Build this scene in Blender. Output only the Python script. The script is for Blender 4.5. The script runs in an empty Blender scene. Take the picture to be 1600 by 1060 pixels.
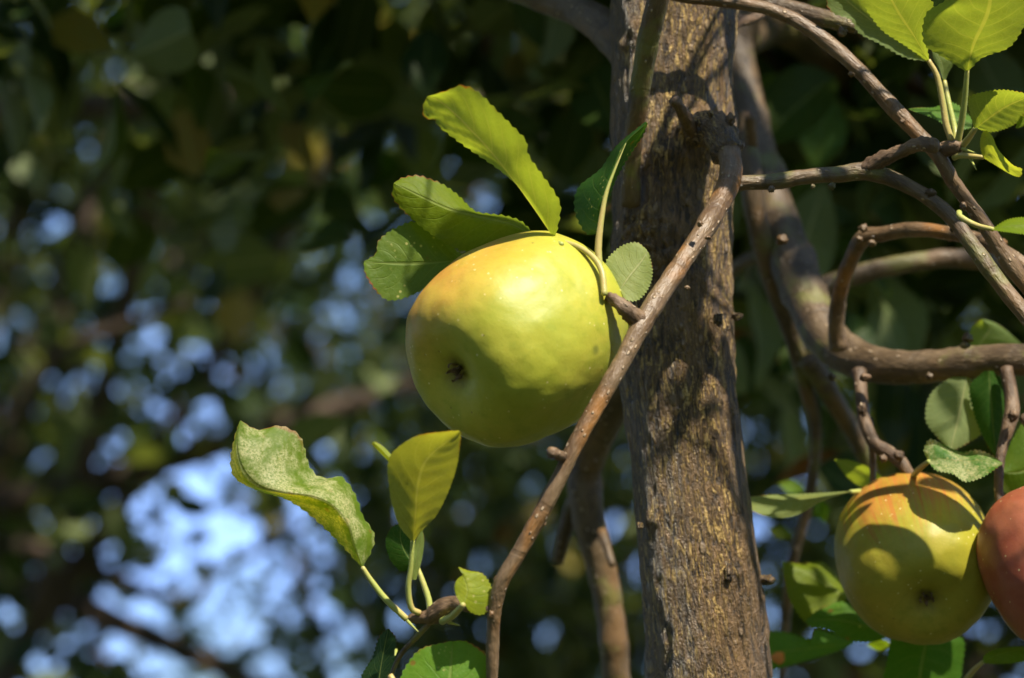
import bpy, math, random
import numpy as np
from mathutils import Vector, Matrix, noise

# ------------------------------------------------------------------ camera, sky, sun, exposure
random.seed(7)
rng = np.random.default_rng(11)
scene = bpy.context.scene
COL = scene.collection

PITCH = math.radians(14)
LENS = 87.0
CAM = Vector((0, 0, 1.60))
AX = Vector((1, 0, 0))
AF = Vector((0, math.cos(PITCH), math.sin(PITCH)))
AU = Vector((0, -math.sin(PITCH), math.cos(PITCH)))
K = 36.0 / LENS / 1600.0            # metres per photo pixel at one metre

cd = bpy.data.cameras.new('camera')
cd.lens = LENS
cd.sensor_width = 36
cd.clip_start = 0.05
cd.clip_end = 500
cd.dof.use_dof = True
cd.dof.focus_distance = 1.012
cd.dof.aperture_fstop = 6.6
cam = bpy.data.objects.new('camera', cd)
COL.objects.link(cam)
cam.location = CAM
cam.rotation_euler = (math.pi / 2 + PITCH, 0, 0)
scene.camera = cam

SUN = (AX * 0.33 + AU * 0.87 - AF * 0.37).normalized()

world = bpy.data.worlds.new('World')
scene.world = world
world.use_nodes = True
wt = world.node_tree
wt.nodes.clear()
wo = wt.nodes.new('ShaderNodeOutputWorld')
wb = wt.nodes.new('ShaderNodeBackground')
sky = wt.nodes.new('ShaderNodeTexSky')
sky.sky_type = 'NISHITA'
sky.sun_disc = False
sky.sun_elevation = math.asin(SUN.z)
sky.sun_rotation = math.atan2(SUN.x, SUN.y)
sky.air_density = 1.1
sky.dust_density = 0.0
sky.ozone_density = 6.0
# thin broken cloud over the whole sky
wc = wt.nodes.new('ShaderNodeTexCoord')
wn = wt.nodes.new('ShaderNodeTexNoise')
wn.inputs['Scale'].default_value = 9.0
wn.inputs['Detail'].default_value = 5
wn.inputs['Roughness'].default_value = 0.55
wr = wt.nodes.new('ShaderNodeValToRGB')
wr.color_ramp.elements[0].position = 0.40
wr.color_ramp.elements[0].color = (0.0, 0.0, 0.0, 1)
wr.color_ramp.elements[1].position = 0.62
wr.color_ramp.elements[1].color = (0.85, 0.85, 0.85, 1)
wm = wt.nodes.new('ShaderNodeMix')
wm.data_type = 'RGBA'
wm.inputs[7].default_value = (4.6, 7.5, 15.2, 1)
wb.inputs[1].default_value = 0.09
wt.links.new(wc.outputs['Generated'], wn.inputs['Vector'])
wt.links.new(wn.outputs['Fac'], wr.inputs[0])
wt.links.new(wr.outputs[0], wm.inputs[0])
wt.links.new(sky.outputs[0], wm.inputs[6])
wt.links.new(wm.outputs[2], wb.inputs[0])
wt.links.new(wb.outputs[0], wo.inputs[0])

sl = bpy.data.lights.new('sun', 'SUN')
sl.energy = 5.0
sl.angle = math.radians(0.5)
sl.color = (1.0, 0.91, 0.75)
so = bpy.data.objects.new('sun', sl)
COL.objects.link(so)
so.rotation_euler = SUN.to_track_quat('Z', 'Y').to_euler()
so.location = SUN * 20

scene.view_settings.view_transform = 'Standard'
scene.view_settings.look = 'None'
scene.view_settings.gamma = 1
scene.view_settings.exposure = 0.78
scene.render.engine = 'CYCLES'
scene.cycles.use_denoising = True
scene.cycles.max_bounces = 8
scene.cycles.transmission_bounces = 6
scene.cycles.sample_clamp_indirect = 6.0


# ------------------------------------------------------------------ helpers
def P(px, py, d):
    """photo pixel + depth along the lens axis -> world point"""
    return CAM + AX * ((px - 800) * K * d) + AU * ((530 - py) * K * d) + AF * d


def proj(v):
    r = v - CAM
    d = r.dot(AF)
    if d < 1e-4:
        return None
    return 800 + r.dot(AX) / (K * d), 530 - r.dot(AU) / (K * d), d


WORLD = {}


def put(name, me, mat=None, parent=None, world=None):
    """link one mesh object; vertices are in world space unless world is given"""
    o = bpy.data.objects.new(name, me)
    COL.objects.link(o)
    if mat is not None and len(me.materials) == 0:
        me.materials.append(mat)
    w = world if world is not None else Matrix.Identity(4)
    WORLD[o.name] = w
    if parent is not None:
        o.parent = parent
        o.matrix_parent_inverse = WORLD[parent.name].inverted()
    o.matrix_basis = w
    return o


def empty(name, loc):
    o = bpy.data.objects.new(name, None)
    COL.objects.link(o)
    o.location = loc
    WORLD[o.name] = Matrix.Translation(loc)
    return o


def tag(o, label=None, cat=None, group=None, kind=None):
    if label:
        o['label'] = label
    if cat:
        o['category'] = cat
    if group:
        o['group'] = group
    if kind:
        o['kind'] = kind
    return o


def mesh(name, verts, faces, attr=None, attr_name='lf', smooth=True):
    me = bpy.data.meshes.new(name)
    me.from_pydata([tuple(v) for v in verts], [], faces)
    if attr is not None:
        a = me.attributes.new(attr_name, 'FLOAT_VECTOR', 'POINT')
        a.data.foreach_set('vector', np.asarray(attr, dtype=np.float32).ravel())
    if smooth:
        me.polygons.foreach_set('use_smooth', [True] * len(me.polygons))
    me.update()
    return me


def crom(pts, n_per=None, step=None):
    """Catmull-Rom through n-dim points, resampled at equal arc length"""
    p = np.asarray(pts, dtype=float)
    if len(p) == 2:
        p = np.vstack([p[0], (p[0] + p[1]) / 2, p[1]])
    q = np.vstack([2 * p[0] - p[1], p, 2 * p[-1] - p[-2]])
    out = []
    for i in range(1, len(q) - 2):
        a, b, c, d = q[i - 1], q[i], q[i + 1], q[i + 2]
        t = np.linspace(0, 1, 16, endpoint=False)[:, None]
        out.append(0.5 * (2 * b + (c - a) * t + (2 * a - 5 * b + 4 * c - d) * t ** 2 + (3 * b - a - 3 * c + d) * t ** 3))
    out.append(p[-1:])
    out = np.vstack(out)
    k = min(3, out.shape[1])
    s = np.concatenate([[0], np.cumsum(np.linalg.norm(np.diff(out[:, :k], axis=0), axis=1))])
    if n_per is None:
        n_per = max(3, int(s[-1] / step) + 1)
    t = np.linspace(0, s[-1], n_per)
    return np.stack([np.interp(t, s, out[:, j]) for j in range(out.shape[1])], axis=1)


def nz(v, f, seed=0.0):
    return noise.noise(Vector((v[0] * f + seed, v[1] * f + seed * 1.7, v[2] * f - seed)))


def tube(name, pts, seg=14, step=0.006, amp=0.05, fz=1.0, freq=1.2, seed=0.0, rough=(), cap=True, knobs=0.0, ridges=0.0):
    """swept, bumpy tube. pts: (Vector, radius). attribute bk = unrolled bark coordinates"""
    arr = [(p.x, p.y, p.z, r) for p, r in pts]
    c = crom(arr, step=step)
    n = len(c)
    V, A, F = [], [], []
    t0 = Vector(c[1][:3]) - Vector(c[0][:3])
    t0.normalize()
    ref = Vector((1, 0, 0)) if abs(t0.x) < 0.8 else Vector((0, 1, 0))
    u = (ref - t0 * ref.dot(t0)).normalized()
    L = 0.0
    for i in range(n):
        p = Vector(c[i][:3])
        a = Vector(c[max(i - 1, 0)][:3])
        b = Vector(c[min(i + 1, n - 1)][:3])
        t = (b - a).normalized()
        u = (u - t * u.dot(t)).normalized()
        w = t.cross(u)
        if i:
            L += (p - Vector(c[i - 1][:3])).length
        r0 = c[i][3]
        kn = 1.0 + knobs * max(0.0, noise.noise(Vector((L * 60, seed, 3.1))) - 0.15)
        for j in range(seg):
            th = 2 * math.pi * j / seg
            cc, ss = math.cos(th), math.sin(th)
            q = Vector((cc * r0, ss * r0, L * fz)) / max(r0, 1e-4)
            f = kn + amp * noise.noise(q * freq + Vector((seed, -seed, seed * 2))) \
                + amp * 0.5 * noise.noise(q * freq * 2.7 + Vector((seed, 5, seed)))
            if ridges:
                g = Vector((cc * r0, ss * r0, L * 0.22)) * 260
                f += ridges * (abs(noise.noise(g + Vector((seed, 0, 0)))) + 0.6 * noise.noise(g * 2.1)) / max(r0, 1e-4)
            pos = p + (u * cc + w * ss) * (r0 * f)
            for (ctr, rad, am, fq) in rough:
                dd = (pos - ctr).length
                if dd < rad:
                    k = (1 - (dd / rad) ** 2)
                    pos += (u * cc + w * ss) * (am * k * (0.35 + noise.noise(pos * fq) + 0.5 * noise.noise(pos * fq * 2.3)))
            V.append(pos)
            A.append((cc * r0, ss * r0, L + seed))
    for i in range(n - 1):
        for j in range(seg):
            k = (j + 1) % seg
            F.append((i * seg + j, i * seg + k, (i + 1) * seg + k, (i + 1) * seg + j))
    if cap:
        for (i, sgn) in ((0, -1), (n - 1, 1)):
            ctr = Vector(c[i][:3])
            t = (Vector(c[min(i + 1, n - 1)][:3]) - Vector(c[max(i - 1, 0)][:3])).normalized()
            V.append(ctr + t * (sgn * c[i][3] * 0.45))
            A.append((0, 0, (L if i else 0) + seed))
            k0 = len(V) - 1
            for j in range(seg):
                k = (j + 1) % seg
                f = (i * seg + j, i * seg + k, k0)
                F.append(f if sgn > 0 else (f[1], f[0], f[2]))
    return mesh(name, V, F, A, 'bk')


def ptube(name, pts, rpx, **kw):
    """tube from photo pixels: (px, py, depth[, half width px])"""
    out = []
    for q in pts:
        r = (q[3] if len(q) > 3 else rpx) * K * q[2]
        out.append((P(q[0], q[1], q[2]), r))
    return tube(name, out, **kw)


def blob(name, c, r, squash=(1, 1, 1), amp=0.25, freq=1.6, seed=0.0, rings=8, seg=12):
    V, F, A = [], [], []
    for i in range(rings + 1):
        ph = math.pi * i / rings
        for j in range(seg):
            th = 2 * math.pi * j / seg
            d = Vector((math.sin(ph) * math.cos(th), math.sin(ph) * math.sin(th), math.cos(ph)))
            f = 1 + amp * noise.noise(d * freq + Vector((seed, seed, seed)))
            V.append(c + Vector((d.x * squash[0], d.y * squash[1], d.z * squash[2])) * (r * f))
            A.append((d.x * r, d.y * r, d.z * r + seed))
    for i in range(rings):
        for j in range(seg):
            k = (j + 1) % seg
            F.append((i * seg + j, (i + 1) * seg + j, (i + 1) * seg + k, i * seg + k))
    return mesh(name, V, F, A, 'bk')


# ------------------------------------------------------------------ materials
class NT:
    def __init__(self, name):
        self.m = bpy.data.materials.new(name)
        self.m.use_nodes = True
        self.t = self.m.node_tree
        self.t.nodes.clear()
        self.out = self.n('ShaderNodeOutputMaterial')

    def n(self, typ, **kw):
        x = self.t.nodes.new(typ)
        for k, v in kw.items():
            setattr(x, k, v)
        return x

    def l(self, a, b):
        self.t.links.new(a, b)

    def val(self, sock, v):
        if isinstance(v, (int, float, tuple, list)):
            sock.default_value = v
        else:
            self.l(v, sock)

    def math(self, op, a, b=None, c=None):
        x = self.n('ShaderNodeMath', operation=op)
        self.val(x.inputs[0], a)
        if b is not None:
            self.val(x.inputs[1], b)
        if c is not None:
            self.val(x.inputs[2], c)
        return x.outputs[0]

    def mix(self, fac, a, b, mode='MIX'):
        x = self.n('ShaderNodeMix', data_type='RGBA', blend_type=mode)
        self.val(x.inputs[0], fac)
        self.val(x.inputs[6], a if not isinstance(a, tuple) else (*a, 1))
        self.val(x.inputs[7], b if not isinstance(b, tuple) else (*b, 1))
        return x.outputs[2]

    def ramp(self, fac, stops):
        x = self.n('ShaderNodeMapRange', interpolation_type='SMOOTHSTEP')
        self.val(x.inputs[0], fac)
        x.inputs[1].default_value = stops[0]
        x.inputs[2].default_value = stops[1]
        return x.outputs[0]

    def noise(self, vec, scale, detail=3, rough=0.5, dist=0.0):
        x = self.n('ShaderNodeTexNoise')
        if vec is not None:
            self.l(vec, x.inputs['Vector'])
        x.inputs['Scale'].default_value = scale
        x.inputs['Detail'].default_value = detail
        x.inputs['Roughness'].default_value = rough
        x.inputs['Distortion'].default_value = dist
        return x.outputs['Fac']

    def voro(self, vec, scale, feature='F1', rnd=1.0):
        x = self.n('ShaderNodeTexVoronoi', feature=feature)
        self.l(vec, x.inputs['Vector'])
        x.inputs['Scale'].default_value = scale
        x.inputs['Randomness'].default_value = rnd
        return x.outputs['Distance']

    def mapv(self, vec, scale, loc=(0, 0, 0)):
        x = self.n('ShaderNodeMapping')
        self.l(vec, x.inputs[0])
        x.inputs['Scale'].default_value = scale
        x.inputs['Location'].default_value = loc
        return x.outputs[0]

    def attr(self, name):
        return self.n('ShaderNodeAttribute', attribute_name=name)

    def bump(self, h, strength, dist, normal=None):
        x = self.n('ShaderNodeBump')
        x.inputs['Strength'].default_value = strength
        x.inputs['Distance'].default_value = dist
        self.l(h, x.inputs['Height'])
        if normal is not None:
            self.l(normal, x.inputs['Normal'])
        return x.outputs[0]

    def principled(self, col, rough, spec=0.5, normal=None):
        x = self.n('ShaderNodeBsdfPrincipled')
        self.val(x.inputs['Base Color'], col if not isinstance(col, tuple) else (*col, 1))
        self.val(x.inputs['Roughness'], rough)
        x.inputs['Specular IOR Level'].default_value = spec
        if normal is not None:
            self.l(normal, x.inputs['Normal'])
        return x


def trunk_material():
    t = NT('old_apple_bark')
    v = t.attr('bk').outputs['Vector']
    st = t.mapv(v, (1, 1, 0.30))
    big = t.noise(t.mapv(v, (1, 1, 0.5)), 45, 4, 0.6)
    fis = t.noise(st, 240, 5, 0.66, 1.2)
    fib = t.noise(t.mapv(v, (1, 1, 0.22)), 800, 3, 0.65)
    grain = t.noise(v, 900, 3, 0.6)
    col = t.mix(t.ramp(fis, (0.38, 0.62)), (0.014, 0.008, 0.004), (0.185, 0.110, 0.046))
    col = t.mix(t.math('MULTIPLY', t.ramp(fib, (0.45, 0.68)), 0.6), col, (0.29, 0.170, 0.072))
    col = t.mix(t.math('MULTIPLY', t.ramp(big, (0.46, 0.68)), 0.5), col, (0.20, 0.128, 0.062))
    # yellow living bark showing in the cracks
    gold = t.math('MULTIPLY', t.ramp(t.noise(t.mapv(v, (1, 1, 0.22)), 420, 5, 0.68, 1.6), (0.52, 0.585)),
                  t.ramp(t.noise(t.mapv(v, (1, 1, 0.35), (3, 1, 2)), 22, 3), (0.33, 0.50)))
    col = t.mix(t.math('MULTIPLY', gold, 0.92), col, t.mix(t.ramp(grain, (0.4, 0.6)), (0.46, 0.29, 0.075), (0.80, 0.55, 0.20)))
    col = t.mix(t.math('MULTIPLY', t.ramp(grain, (0.56, 0.75)), 0.4), col, (0.38, 0.235, 0.105))
    # pale lenticel dots
    dots = t.math('SUBTRACT', 1.0, t.ramp(t.voro(t.mapv(v, (1, 1, 0.55)), 170), (0.16, 0.30)))
    dots = t.math('MULTIPLY', dots, t.ramp(t.noise(v, 60, 1), (0.5, 0.58)))
    col = t.mix(t.math('MULTIPLY', dots, 0.7), col, (0.42, 0.30, 0.19))
    h = t.math('ADD', t.math('MULTIPLY', fis, 1.0), t.math('MULTIPLY', grain, 0.35))
    h = t.math('ADD', h, t.math('MULTIPLY', fib, 0.5))
    h = t.math('ADD', h, t.math('MULTIPLY', dots, 0.5))
    h = t.math('ADD', h, t.math('MULTIPLY', gold, 0.45))
    nrm = t.bump(h, 1.0, 0.0042)
    b = t.principled(col, 0.38, 0.75, nrm)
    t.l(b.outputs[0], t.out.inputs[0])
    return t.m


def twig_material(name, base, grey, orange, moss=0.0, rough=0.44):
    t = NT(name)
    v = t.attr('bk').outputs['Vector']
    pos = t.n('ShaderNodeNewGeometry').outputs['Position']
    a = t.noise(t.mapv(v, (1, 1, 0.35)), 110, 4, 0.6)
    b2 = t.noise(t.mapv(v, (1, 1, 0.6)), 38, 3, 0.55)
    fine = t.noise(t.mapv(v, (1, 1, 0.3)), 900, 3, 0.6)
    col = t.mix(t.ramp(a, (0.38, 0.62)), base, grey)
    col = t.mix(t.math('MULTIPLY', t.ramp(b2, (0.52, 0.66)), 0.75), col, orange)
    col = t.mix(t.math('MULTIPLY', t.ramp(fine, (0.5, 0.7)), 0.35), col, tuple(min(1, c * 1.9) for c in grey))
    ring = t.n('ShaderNodeTexWave', wave_type='BANDS', bands_direction='Z')
    t.l(v, ring.inputs[0])
    ring.inputs['Scale'].default_value = 11
    ring.inputs['Distortion'].default_value = 14
    ring.inputs['Detail'].default_value = 3
    rg = t.math('MULTIPLY', t.ramp(ring.outputs['Fac'], (0.93, 0.99)), 0.30)
    col = t.mix(rg, col, tuple(c * 0.35 for c in base))
    len_ = t.math('SUBTRACT', 1.0, t.ramp(t.voro(t.mapv(v, (1, 1, 0.6)), 330), (0.12, 0.22)))
    len_ = t.math('MULTIPLY', len_, t.ramp(t.noise(v, 130, 1), (0.47, 0.55)))
    col = t.mix(t.math('MULTIPLY', len_, 0.8), col, (0.55, 0.42, 0.28))
    if moss:
        mk = t.math('MULTIPLY', t.ramp(t.noise(pos, 40, 4, 0.6), (0.52, 0.66)), moss)
        col = t.mix(mk, col, (0.16, 0.17, 0.035))
    h = t.math('ADD', t.math('MULTIPLY', fine, 0.5), a)
    h = t.math('ADD', h, t.math('MULTIPLY', len_, 0.7))
    h = t.math('SUBTRACT', h, t.math('MULTIPLY', rg, 0.4))
    bs = t.principled(col, rough, 0.5, t.bump(h, 0.9, 0.0014))
    t.l(bs.outputs[0], t.out.inputs[0])
    return t.m


def leaf_material(name, from_object=True, spots=0.0, frost=0.0, trans=0.48, glow=(2.4, 2.15, 0.4), spec=0.22, rough=0.5):
    t = NT(name)
    lf = t.attr('lf')
    sx = t.n('ShaderNodeSeparateXYZ')
    t.l(lf.outputs['Vector'], sx.inputs[0])
    u, vv, rnd = sx.outputs[0], sx.outputs[1], sx.outputs[2]
    av = t.math('ABSOLUTE', vv)
    geo = t.n('ShaderNodeNewGeometry')
    pos = geo.outputs['Position']
    oi = t.n('ShaderNodeObjectInfo')
    if from_object:
        base = oi.outputs['Color']
    else:
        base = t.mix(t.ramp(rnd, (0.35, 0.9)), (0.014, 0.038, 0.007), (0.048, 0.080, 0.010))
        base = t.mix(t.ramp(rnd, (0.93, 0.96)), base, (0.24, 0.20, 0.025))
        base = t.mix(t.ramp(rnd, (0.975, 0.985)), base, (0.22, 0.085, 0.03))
    n1 = t.noise(pos, 95, 3, 0.55)
    n2 = t.noise(pos, 700, 3, 0.6)
    base = t.mix(t.math('MULTIPLY', t.ramp(n1, (0.35, 0.7)), 0.45), base, t.mix(1.0, base, (1.35, 1.12, 0.7), 'MULTIPLY'))
    base = t.mix(t.math('MULTIPLY', t.ramp(n2, (0.4, 0.7)), 0.30), base, t.mix(1.0, base, (0.62, 0.72, 0.6), 'MULTIPLY'))
    # veins: midrib and arching side veins
    nb = t.math('MULTIPLY', t.math('SUBTRACT', t.noise(pos, 70, 1), 0.5), 0.10)
    s = t.math('ADD', t.math('SUBTRACT', u, t.math('MULTIPLY', t.math('POWER', av, 1.25), 0.24)), nb)
    fr = t.math('ABSOLUTE', t.math('SUBTRACT', t.math('FRACT', t.math('MULTIPLY', s, 8.0)), 0.5))
    side = t.math('SUBTRACT', 1.0, t.ramp(fr, (0.0, 0.085)))
    side = t.math('MULTIPLY', side, t.math('SUBTRACT', 1.0, t.ramp(av, (0.55, 0.95))))
    mid = t.math('SUBTRACT', 1.0, t.ramp(av, (0.018, 0.06)))
    net = t.math('SUBTRACT', 1.0, t.ramp(t.voro(pos, 420, 'DISTANCE_TO_EDGE'), (0.0, 0.12)))
    back = geo.outputs['Backfacing']
    front = base
    backc = t.mix(0.45, t.mix(1.0, base, (1.0, 1.05, 1.1), 'MULTIPLY'), (0.30, 0.36, 0.17))
    vcol_f = t.mix(0.35, base, (0.36, 0.42, 0.12))
    vcol_b = t.mix(0.75, base, (0.50, 0.52, 0.25))
    col = t.mix(back, front, backc)
    vcol = t.mix(back, vcol_f, vcol_b)
    vm = t.math('MAXIMUM', t.math('MULTIPLY', mid, 0.95), t.math('MULTIPLY', side, 0.32))
    vm = t.math('MAXIMUM', vm, t.math('MULTIPLY', net, 0.10))
    col = t.mix(vm, col, vcol)
    # rust-brown burnt margin and tip
    edge = t.math('MULTIPLY', t.ramp(t.math('ADD', av, t.math('MULTIPLY', t.noise(pos, 160, 2), 0.16)), (1.01, 1.08)),
                  t.ramp(t.math('ADD', u, t.math('MULTIPLY', t.noise(pos, 60, 1), 0.5)), (0.95, 1.12)))
    if from_object:
        col = t.mix(t.math('MULTIPLY', edge, 0.9), col, (0.26, 0.06, 0.025))
    if spots:
        sp = t.math('SUBTRACT', 1.0, t.ramp(t.voro(pos, 330), (0.10, 0.26)))
        sp = t.math('MULTIPLY', sp, t.ramp(t.noise(pos, 75, 2), (0.50, 0.60)))
        col = t.mix(t.math('MULTIPLY', sp, spots), col, (0.50, 0.47, 0.16))
        s2 = t.math('SUBTRACT', 1.0, t.ramp(t.voro(t.mapv(pos, (1, 1, 1), (0.3, 0.7, 0.1)), 75), (0.06, 0.13)))
        col = t.mix(t.math('MULTIPLY', s2, spots * 0.8), col, (0.24, 0.075, 0.02))
    if frost:
        fz = t.math('MULTIPLY', t.ramp(t.noise(pos, 70, 4, 0.65), (0.40, 0.60)), t.ramp(t.noise(pos, 1100, 4, 0.7), (0.30, 0.62)))
        col = t.mix(t.math('MULTIPLY', fz, frost), col, (0.62, 0.60, 0.34))
    h = t.math('SUBTRACT', t.math('MULTIPLY', n2, 0.25), t.math('MULTIPLY', vm, 0.8))
    nrm = t.bump(h, 0.65, 0.0007)
    pr = t.principled(col, rough, spec, nrm)
    tr = t.n('ShaderNodeBsdfTranslucent')
    tc = t.mix(1.0, col, glow, 'MULTIPLY')
    tc = t.mix(t.math('MULTIPLY', t.math('MAXIMUM', vm, t.math('MULTIPLY', t.ramp(n1, (0.45, 0.7)), 0.5)), 0.55), tc, t.mix(1.0, tc, (0.45, 0.5, 0.4), 'MULTIPLY'))
    t.l(tc, tr.inputs['Color'])
    mx = t.n('ShaderNodeMixShader')
    mx.inputs[0].default_value = trans
    t.l(pr.outputs[0], mx.inputs[1])
    t.l(tr.outputs[0], mx.inputs[2])
    t.l(mx.outputs[0], t.out.inputs[0])
    return t.m


def petiole_material():
    t = NT('leaf_stalk')
    v = t.attr('bk').outputs['Vector']
    n = t.noise(t.mapv(v, (1, 1, 0.2)), 160, 2)
    col = t.mix(t.ramp(n, (0.4, 0.65)), (0.36, 0.40, 0.10), (0.46, 0.36, 0.13))
    b = t.principled(col, 0.4, 0.4, t.bump(t.noise(v, 800, 2), 0.3, 0.0004))
    b.inputs['Subsurface Weight'].default_value = 0.15
    b.inputs['Subsurface Radius'].default_value = (0.002, 0.002, 0.0006)
    t.l(b.outputs[0], t.out.inputs[0])
    return t.m


def apple_material(name, ground, blush_a, blush_b, bdir, lo, hi, streak=0.0, bruise=None):
    t = NT(name)
    co = t.n('ShaderNodeTexCoord').outputs['Object']
    nrm_ = t.n('ShaderNodeVectorMath', operation='NORMALIZE')
    t.l(co, nrm_.inputs[0])
    dv = nrm_.outputs[0]
    la = t.attr('lf').outputs['Vector']         # polar, cos az, sin az
    base = t.mix(t.ramp(t.noise(co, 38, 4, 0.6), (0.36, 0.66)), ground, tuple(c * f for c, f in zip(ground, (1.28, 1.12, 1.5))))
    base = t.mix(t.math('MULTIPLY', t.ramp(t.noise(co, 75, 4, 0.65), (0.46, 0.68)), 0.5), base, tuple(c * f for c, f in zip(ground, (0.66, 0.82, 0.6))))
    sep = t.n('ShaderNodeSeparateXYZ')
    t.l(la, sep.inputs[0])
    st = t.mapv(la, (0.6, 5.0, 5.0))
    stn = t.noise(st, 4.2, 5, 0.7)
    dp = t.n('ShaderNodeVectorMath', operation='DOT_PRODUCT')
    t.l(dv, dp.inputs[0])
    dp.inputs[1].default_value = Vector(bdir).normalized()
    amt = t.math('ADD', dp.outputs['Value'], t.math('MULTIPLY', t.math('SUBTRACT', t.noise(co, 30, 4, 0.65), 0.5), 0.9))
    amt = t.math('ADD', amt, t.math('MULTIPLY', t.math('SUBTRACT', stn, 0.5), streak))
    bl = t.ramp(amt, (lo, hi))
    bcol = t.mix(t.ramp(t.noise(co, 60, 3), (0.35, 0.65)), blush_a, blush_b)
    col = t.mix(t.math('MULTIPLY', bl, 0.72), base, bcol)
    # fine pale lenticels and a few dark specks
    vo = t.voro(co, 260)
    dot = t.math('SUBTRACT', 1.0, t.ramp(vo, (0.05, 0.15)))
    dot = t.math('MULTIPLY', dot, t.ramp(t.noise(co, 90, 1), (0.45, 0.56)))
    col = t.mix(t.math('MULTIPLY', t.ramp(t.noise(co, 260, 4, 0.7), (0.48, 0.7)), 0.35), col, t.mix(1.0, col, (0.70, 0.80, 0.6), 'MULTIPLY'))
    col = t.mix(t.math('MULTIPLY', dot, 0.8), col, (0.74, 0.66, 0.32))
    vo2 = t.voro(t.mapv(co, (1, 1, 1), (0.02, 0.31, 0.17)), 120)
    d2 = t.math('SUBTRACT', 1.0, t.ramp(vo2, (0.035, 0.085)))
    d2 = t.math('MULTIPLY', d2, t.ramp(t.noise(co, 45, 1), (0.50, 0.58)))
    col = t.mix(t.math('MULTIPLY', d2, 0.75), col, (0.16, 0.13, 0.02))
    # russet in the calyx basin
    rus = t.math('MULTIPLY', t.ramp(t.math('ADD', sep.outputs[0], t.math('MULTIPLY', t.noise(co, 120, 3), 0.10)), (0.97, 1.05)), 0.7)
    col = t.mix(rus, col, (0.11, 0.075, 0.025))
    if bruise is not None:
        db = t.n('ShaderNodeVectorMath', operation='DISTANCE')
        t.l(co, db.inputs[0])
        db.inputs[1].default_value = bruise
        bm = t.math('SUBTRACT', 1.0, t.ramp(t.math('ADD', db.outputs['Value'], t.math('MULTIPLY', t.noise(co, 300, 2), 0.002)), (0.0012, 0.0042)))
        col = t.mix(t.math('MULTIPLY', bm, 0.7), col, (0.10, 0.13, 0.02))
    h = t.math('ADD', t.noise(co, 60, 2), t.math('MULTIPLY', t.noise(co, 900, 2), 0.05))
    nr = t.bump(h, 0.45, 0.0028)
    rg = t.math('ADD', 0.40, t.math('MULTIPLY', t.noise(co, 55, 3, 0.6), 0.16))
    b = t.principled(col, rg, 0.42, nr)
    b.inputs['Subsurface Weight'].default_value = 0.12
    b.inputs['Subsurface Radius'].default_value = (0.006, 0.004, 0.001)
    b.inputs['Subsurface Scale'].default_value = 1.0
    t.l(b.outputs[0], t.out.inputs[0])
    return t.m


def plain_bark(name, a, b):
    t = NT(name)
    v = t.attr('bk').outputs['Vector']
    n = t.noise(t.mapv(v, (1, 1, 0.25)), 90, 4, 0.6)
    col = t.mix(t.ramp(n, (0.35, 0.65)), a, b)
    bs = t.principled(col, 0.7, 0.3, t.bump(n, 0.8, 0.004))
    t.l(bs.outputs[0], t.out.inputs[0])
    return t.m


def ground_material():
    t = NT('orchard_grass')
    pos = t.n('ShaderNodeNewGeometry').outputs['Position']
    a = t.noise(pos, 1.3, 5, 0.6)
    b = t.noise(pos, 28, 4, 0.7)
    col = t.mix(t.ramp(a, (0.35, 0.65)), (0.055, 0.085, 0.022), (0.12, 0.115, 0.045))
    col = t.mix(t.math('MULTIPLY', t.ramp(b, (0.45, 0.7)), 0.6), col, (0.17, 0.13, 0.07))
    bs = t.principled(col, 0.9, 0.1, t.bump(b, 0.9, 0.05))
    t.l(bs.outputs[0], t.out.inputs[0])
    return t.m


M_TRUNK = trunk_material()
M_TWIG = twig_material('young_orange_brown_bark', (0.115, 0.067, 0.032), (0.180, 0.120, 0.066), (0.38, 0.165, 0.038))
M_LIMB = twig_material('grey_brown_bark', (0.072, 0.046, 0.023), (0.135, 0.092, 0.050), (0.18, 0.100, 0.040), moss=0.6, rough=0.5)
M_SPUR = twig_material('knobbly_spur_bark', (0.075, 0.044, 0.023), (0.170, 0.108, 0.060), (0.14, 0.080, 0.042), rough=0.6)
M_LEAF = leaf_material('apple_leaf')
M_LEAFSPOT = leaf_material('spotted_apple_leaf', spots=0.8)
M_LEAFFROST = leaf_material('mildewed_apple_leaf', spots=0.5, frost=0.75)
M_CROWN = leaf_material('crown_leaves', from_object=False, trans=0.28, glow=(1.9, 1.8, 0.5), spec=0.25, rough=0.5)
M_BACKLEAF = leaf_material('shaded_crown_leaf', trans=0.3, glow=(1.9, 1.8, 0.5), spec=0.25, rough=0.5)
M_PET = petiole_material()
M_FARBARK = plain_bark('far_bark', (0.06, 0.045, 0.034), (0.14, 0.10, 0.075))
M_CALYX = plain_bark('dried_calyx', (0.07, 0.045, 0.02), (0.20, 0.13, 0.06))
M_GROUND = ground_material()

# ------------------------------------------------------------------ ground
gv, gf = [], []
NG = 60
for i in range(NG + 1):
    for j in range(NG + 1):
        x = (i / NG * 2 - 1)
        y = (j / NG * 2 - 1)
        X = math.copysign(abs(x) ** 2.2, x) * 220
        Y = math.copysign(abs(y) ** 2.2, y) * 220
        gv.append((X, Y, 0.05 * noise.noise(Vector((X * 0.5, Y * 0.5, 0)))))
for i in range(NG):
    for j in range(NG):
        a = i * (NG + 1) + j
        gf.append((a, a + NG + 1, a + NG + 2, a + 1))
tag(put('ground', mesh('ground', gv, gf), M_GROUND), 'orchard ground covered with short dry grass under the trees', 'ground', kind='structure')

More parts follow.
